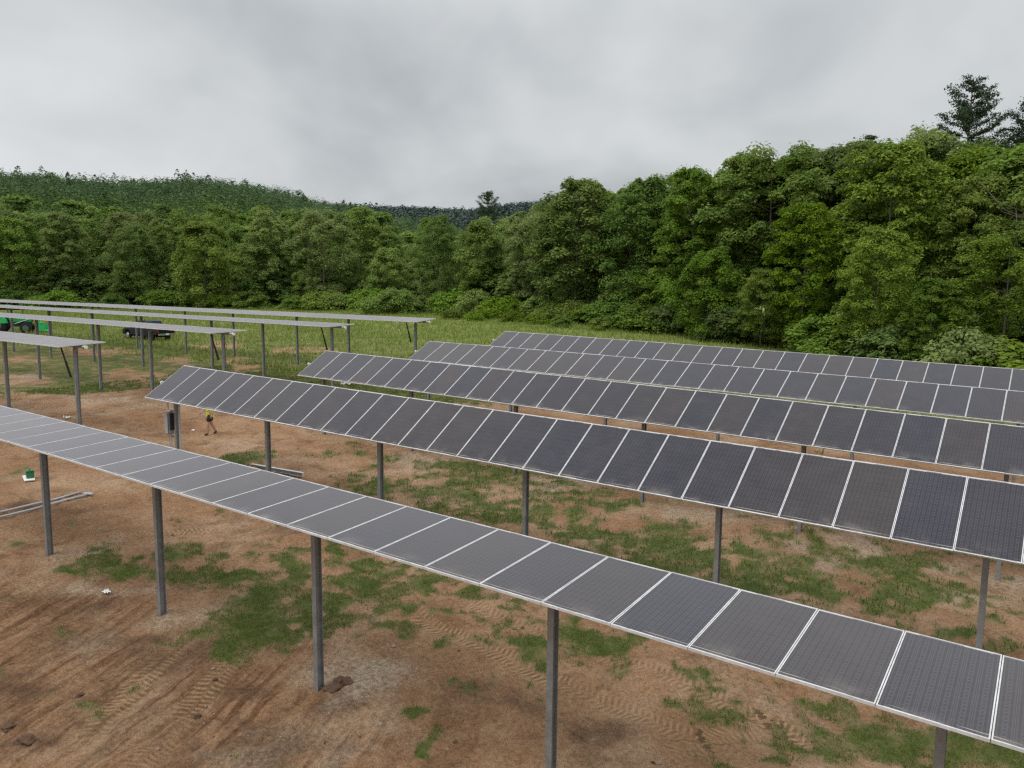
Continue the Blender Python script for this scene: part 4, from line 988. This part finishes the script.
def worker(loc, rz):
    # faces +x, walking; x forward, y left
    J = [(0, 0, .96), (0.01, 0, 1.10), (.02, 0, 1.28), (.03, 0, 1.44), (.04, 0, 1.52), (.055, 0, 1.60), (.06, 0, 1.70),   # 0 pelvis .. 6 crown
         (.03, .19, 1.42), (-.10, .24, 1.16), (-.02, .25, .93), (.02, .25, .86),       # left arm 7-10
         (.03, -.19, 1.42), (.10, -.24, 1.16), (.28, -.22, 1.00), (.33, -.21, .95),    # right arm 11-14
         (.02, .10, .90), (.14, .10, .50), (.16, .10, .12), (.165, .10, .06), (.31, .11, .045),       # left leg forward 15-19
         (-.02, -.10, .90), (-.04, -.10, .50), (-.22, -.10, .17), (-.26, -.10, .10), (-.14, -.11, .045)]  # right leg back 20-24
    E = [(0,1),(1,2),(2,3),(3,4),(4,5),(5,6),(3,7),(7,8),(8,9),(9,10),(3,11),(11,12),(12,13),(13,14),(0,15),(15,16),(16,17),(17,18),(18,19),(0,20),(20,21),(21,22),(22,23),(23,24)]
    Rd = [(.11,.14),(.10,.13),(.11,.15),(.09,.13),.055,(.085,.075),(.075,.065),.06,.045,.032,.035,.06,.045,.032,.035,.095,.068,.048,.048,.038,.095,.068,.048,.048,.038]
    # fingers and thumb on each hand
    for h_, dirv, sd in ((10, Vector((.1, 0, -1)).normalized(), 1), (14, Vector((.75, 0, -.65)).normalized(), -1)):
        base = Vector(J[h_])
        for f, (sp_, ln) in enumerate(((-.027, .072), (-.009, .082), (.009, .078), (.027, .060))):
            side = Vector((1, 0, 0)) if h_ == 10 else Vector((.65, 0, .75))
            a_ = base + side * sp_ + dirv * .05; b_ = a_ + dirv * ln * .55 + Vector((0, -sd * .008, 0)); c_ = a_ + dirv * ln + Vector((0, -sd * .025, 0))
            n_ = len(J); J += [tuple(a_), tuple(b_), tuple(c_)]; E += [(h_, n_), (n_, n_ + 1), (n_ + 1, n_ + 2)]; Rd += [.010, .009, .007]
        side = Vector((1, 0, 0)) if h_ == 10 else Vector((.65, 0, .75))
        n_ = len(J); J += [tuple(base + side * .042 + dirv * .02), tuple(base + side * .055 + dirv * .055)]; E += [(h_, n_), (n_, n_ + 1)]; Rd += [.012, .009]
    me_ = skin_mesh('person', J, E, Rd, M['skin'])
    o = link('person', me_, None, loc, (0, 0, rz))
    tag(o, 'worker in yellow hi-vis shirt and black shorts walking behind the second row', 'person')
    sh = skin_mesh('shirt', [J[0], J[1], J[2], J[3], (.035, 0, 1.49), J[7], (-.03, .225, 1.27), J[11], (.06, -.225, 1.27), (0, 0, .93)], [(9,0),(0,1),(1,2),(2,3),(3,4),(3,5),(5,6),(3,7),(7,8)],
                   [(.135,.17),(.125,.155),(.13,.17),(.105,.15),.07,.08,.068,.08,.068,(.14,.175)], M['hivis'])
    link('shirt', sh, o)
    st_ = skin_mesh('shorts', [(0, 0, 1.0), J[15], (.13, .10, .57), J[20], (-.04, -.10, .57), (0, 0, .95)], [(0,5),(5,1),(1,2),(5,3),(3,4)], [(.13,.16),.125,.115,.125,.115,(.13,.16)], M['shorts'])
    link('shorts', st_, o)
    link('hair', skin_mesh('hair', [(.0, 0, 1.60), (.03, 0, 1.70), (.05, 0, 1.76)], [(0,1),(1,2)], [.07, .088, .06], M['hairm']), o)
    for a_, b_, c_ in ((J[17], J[18], J[19]), (J[22], J[23], J[24])):
        link('boot', skin_mesh('boot', [a_, b_, c_], [(0,1),(1,2)], [.055, .06, .05], M['boot']), o)
    nz = MB().add([(.135, -.014, 1.63), (.135, .014, 1.63), (.165, 0, 1.605), (.125, 0, 1.66)], [(0, 2, 3), (1, 3, 2), (0, 1, 2)]).build('nose', M['skin'], o)
    for s in (-1, 1): MB().box((.128, s * .032, 1.66), (.02, .022, .012)).build('eye', M['black'], o); MB().box((.05, s * .085, 1.63), (.04, .02, .06)).build('ear', M['skin'], o, bevel=.008)
    MB().box((.128, 0, 1.575), (.012, .045, .010)).build('mouth', M['red'], o)
p = on(211, 434.5)
bear = (211 - 512) / FOC; view = (fw_xy + rt_xy * bear).normalized(); hd = Vector((-view.y, view.x)) * .96 - view * .25
worker(p, math.atan2(hd.y, hd.x))
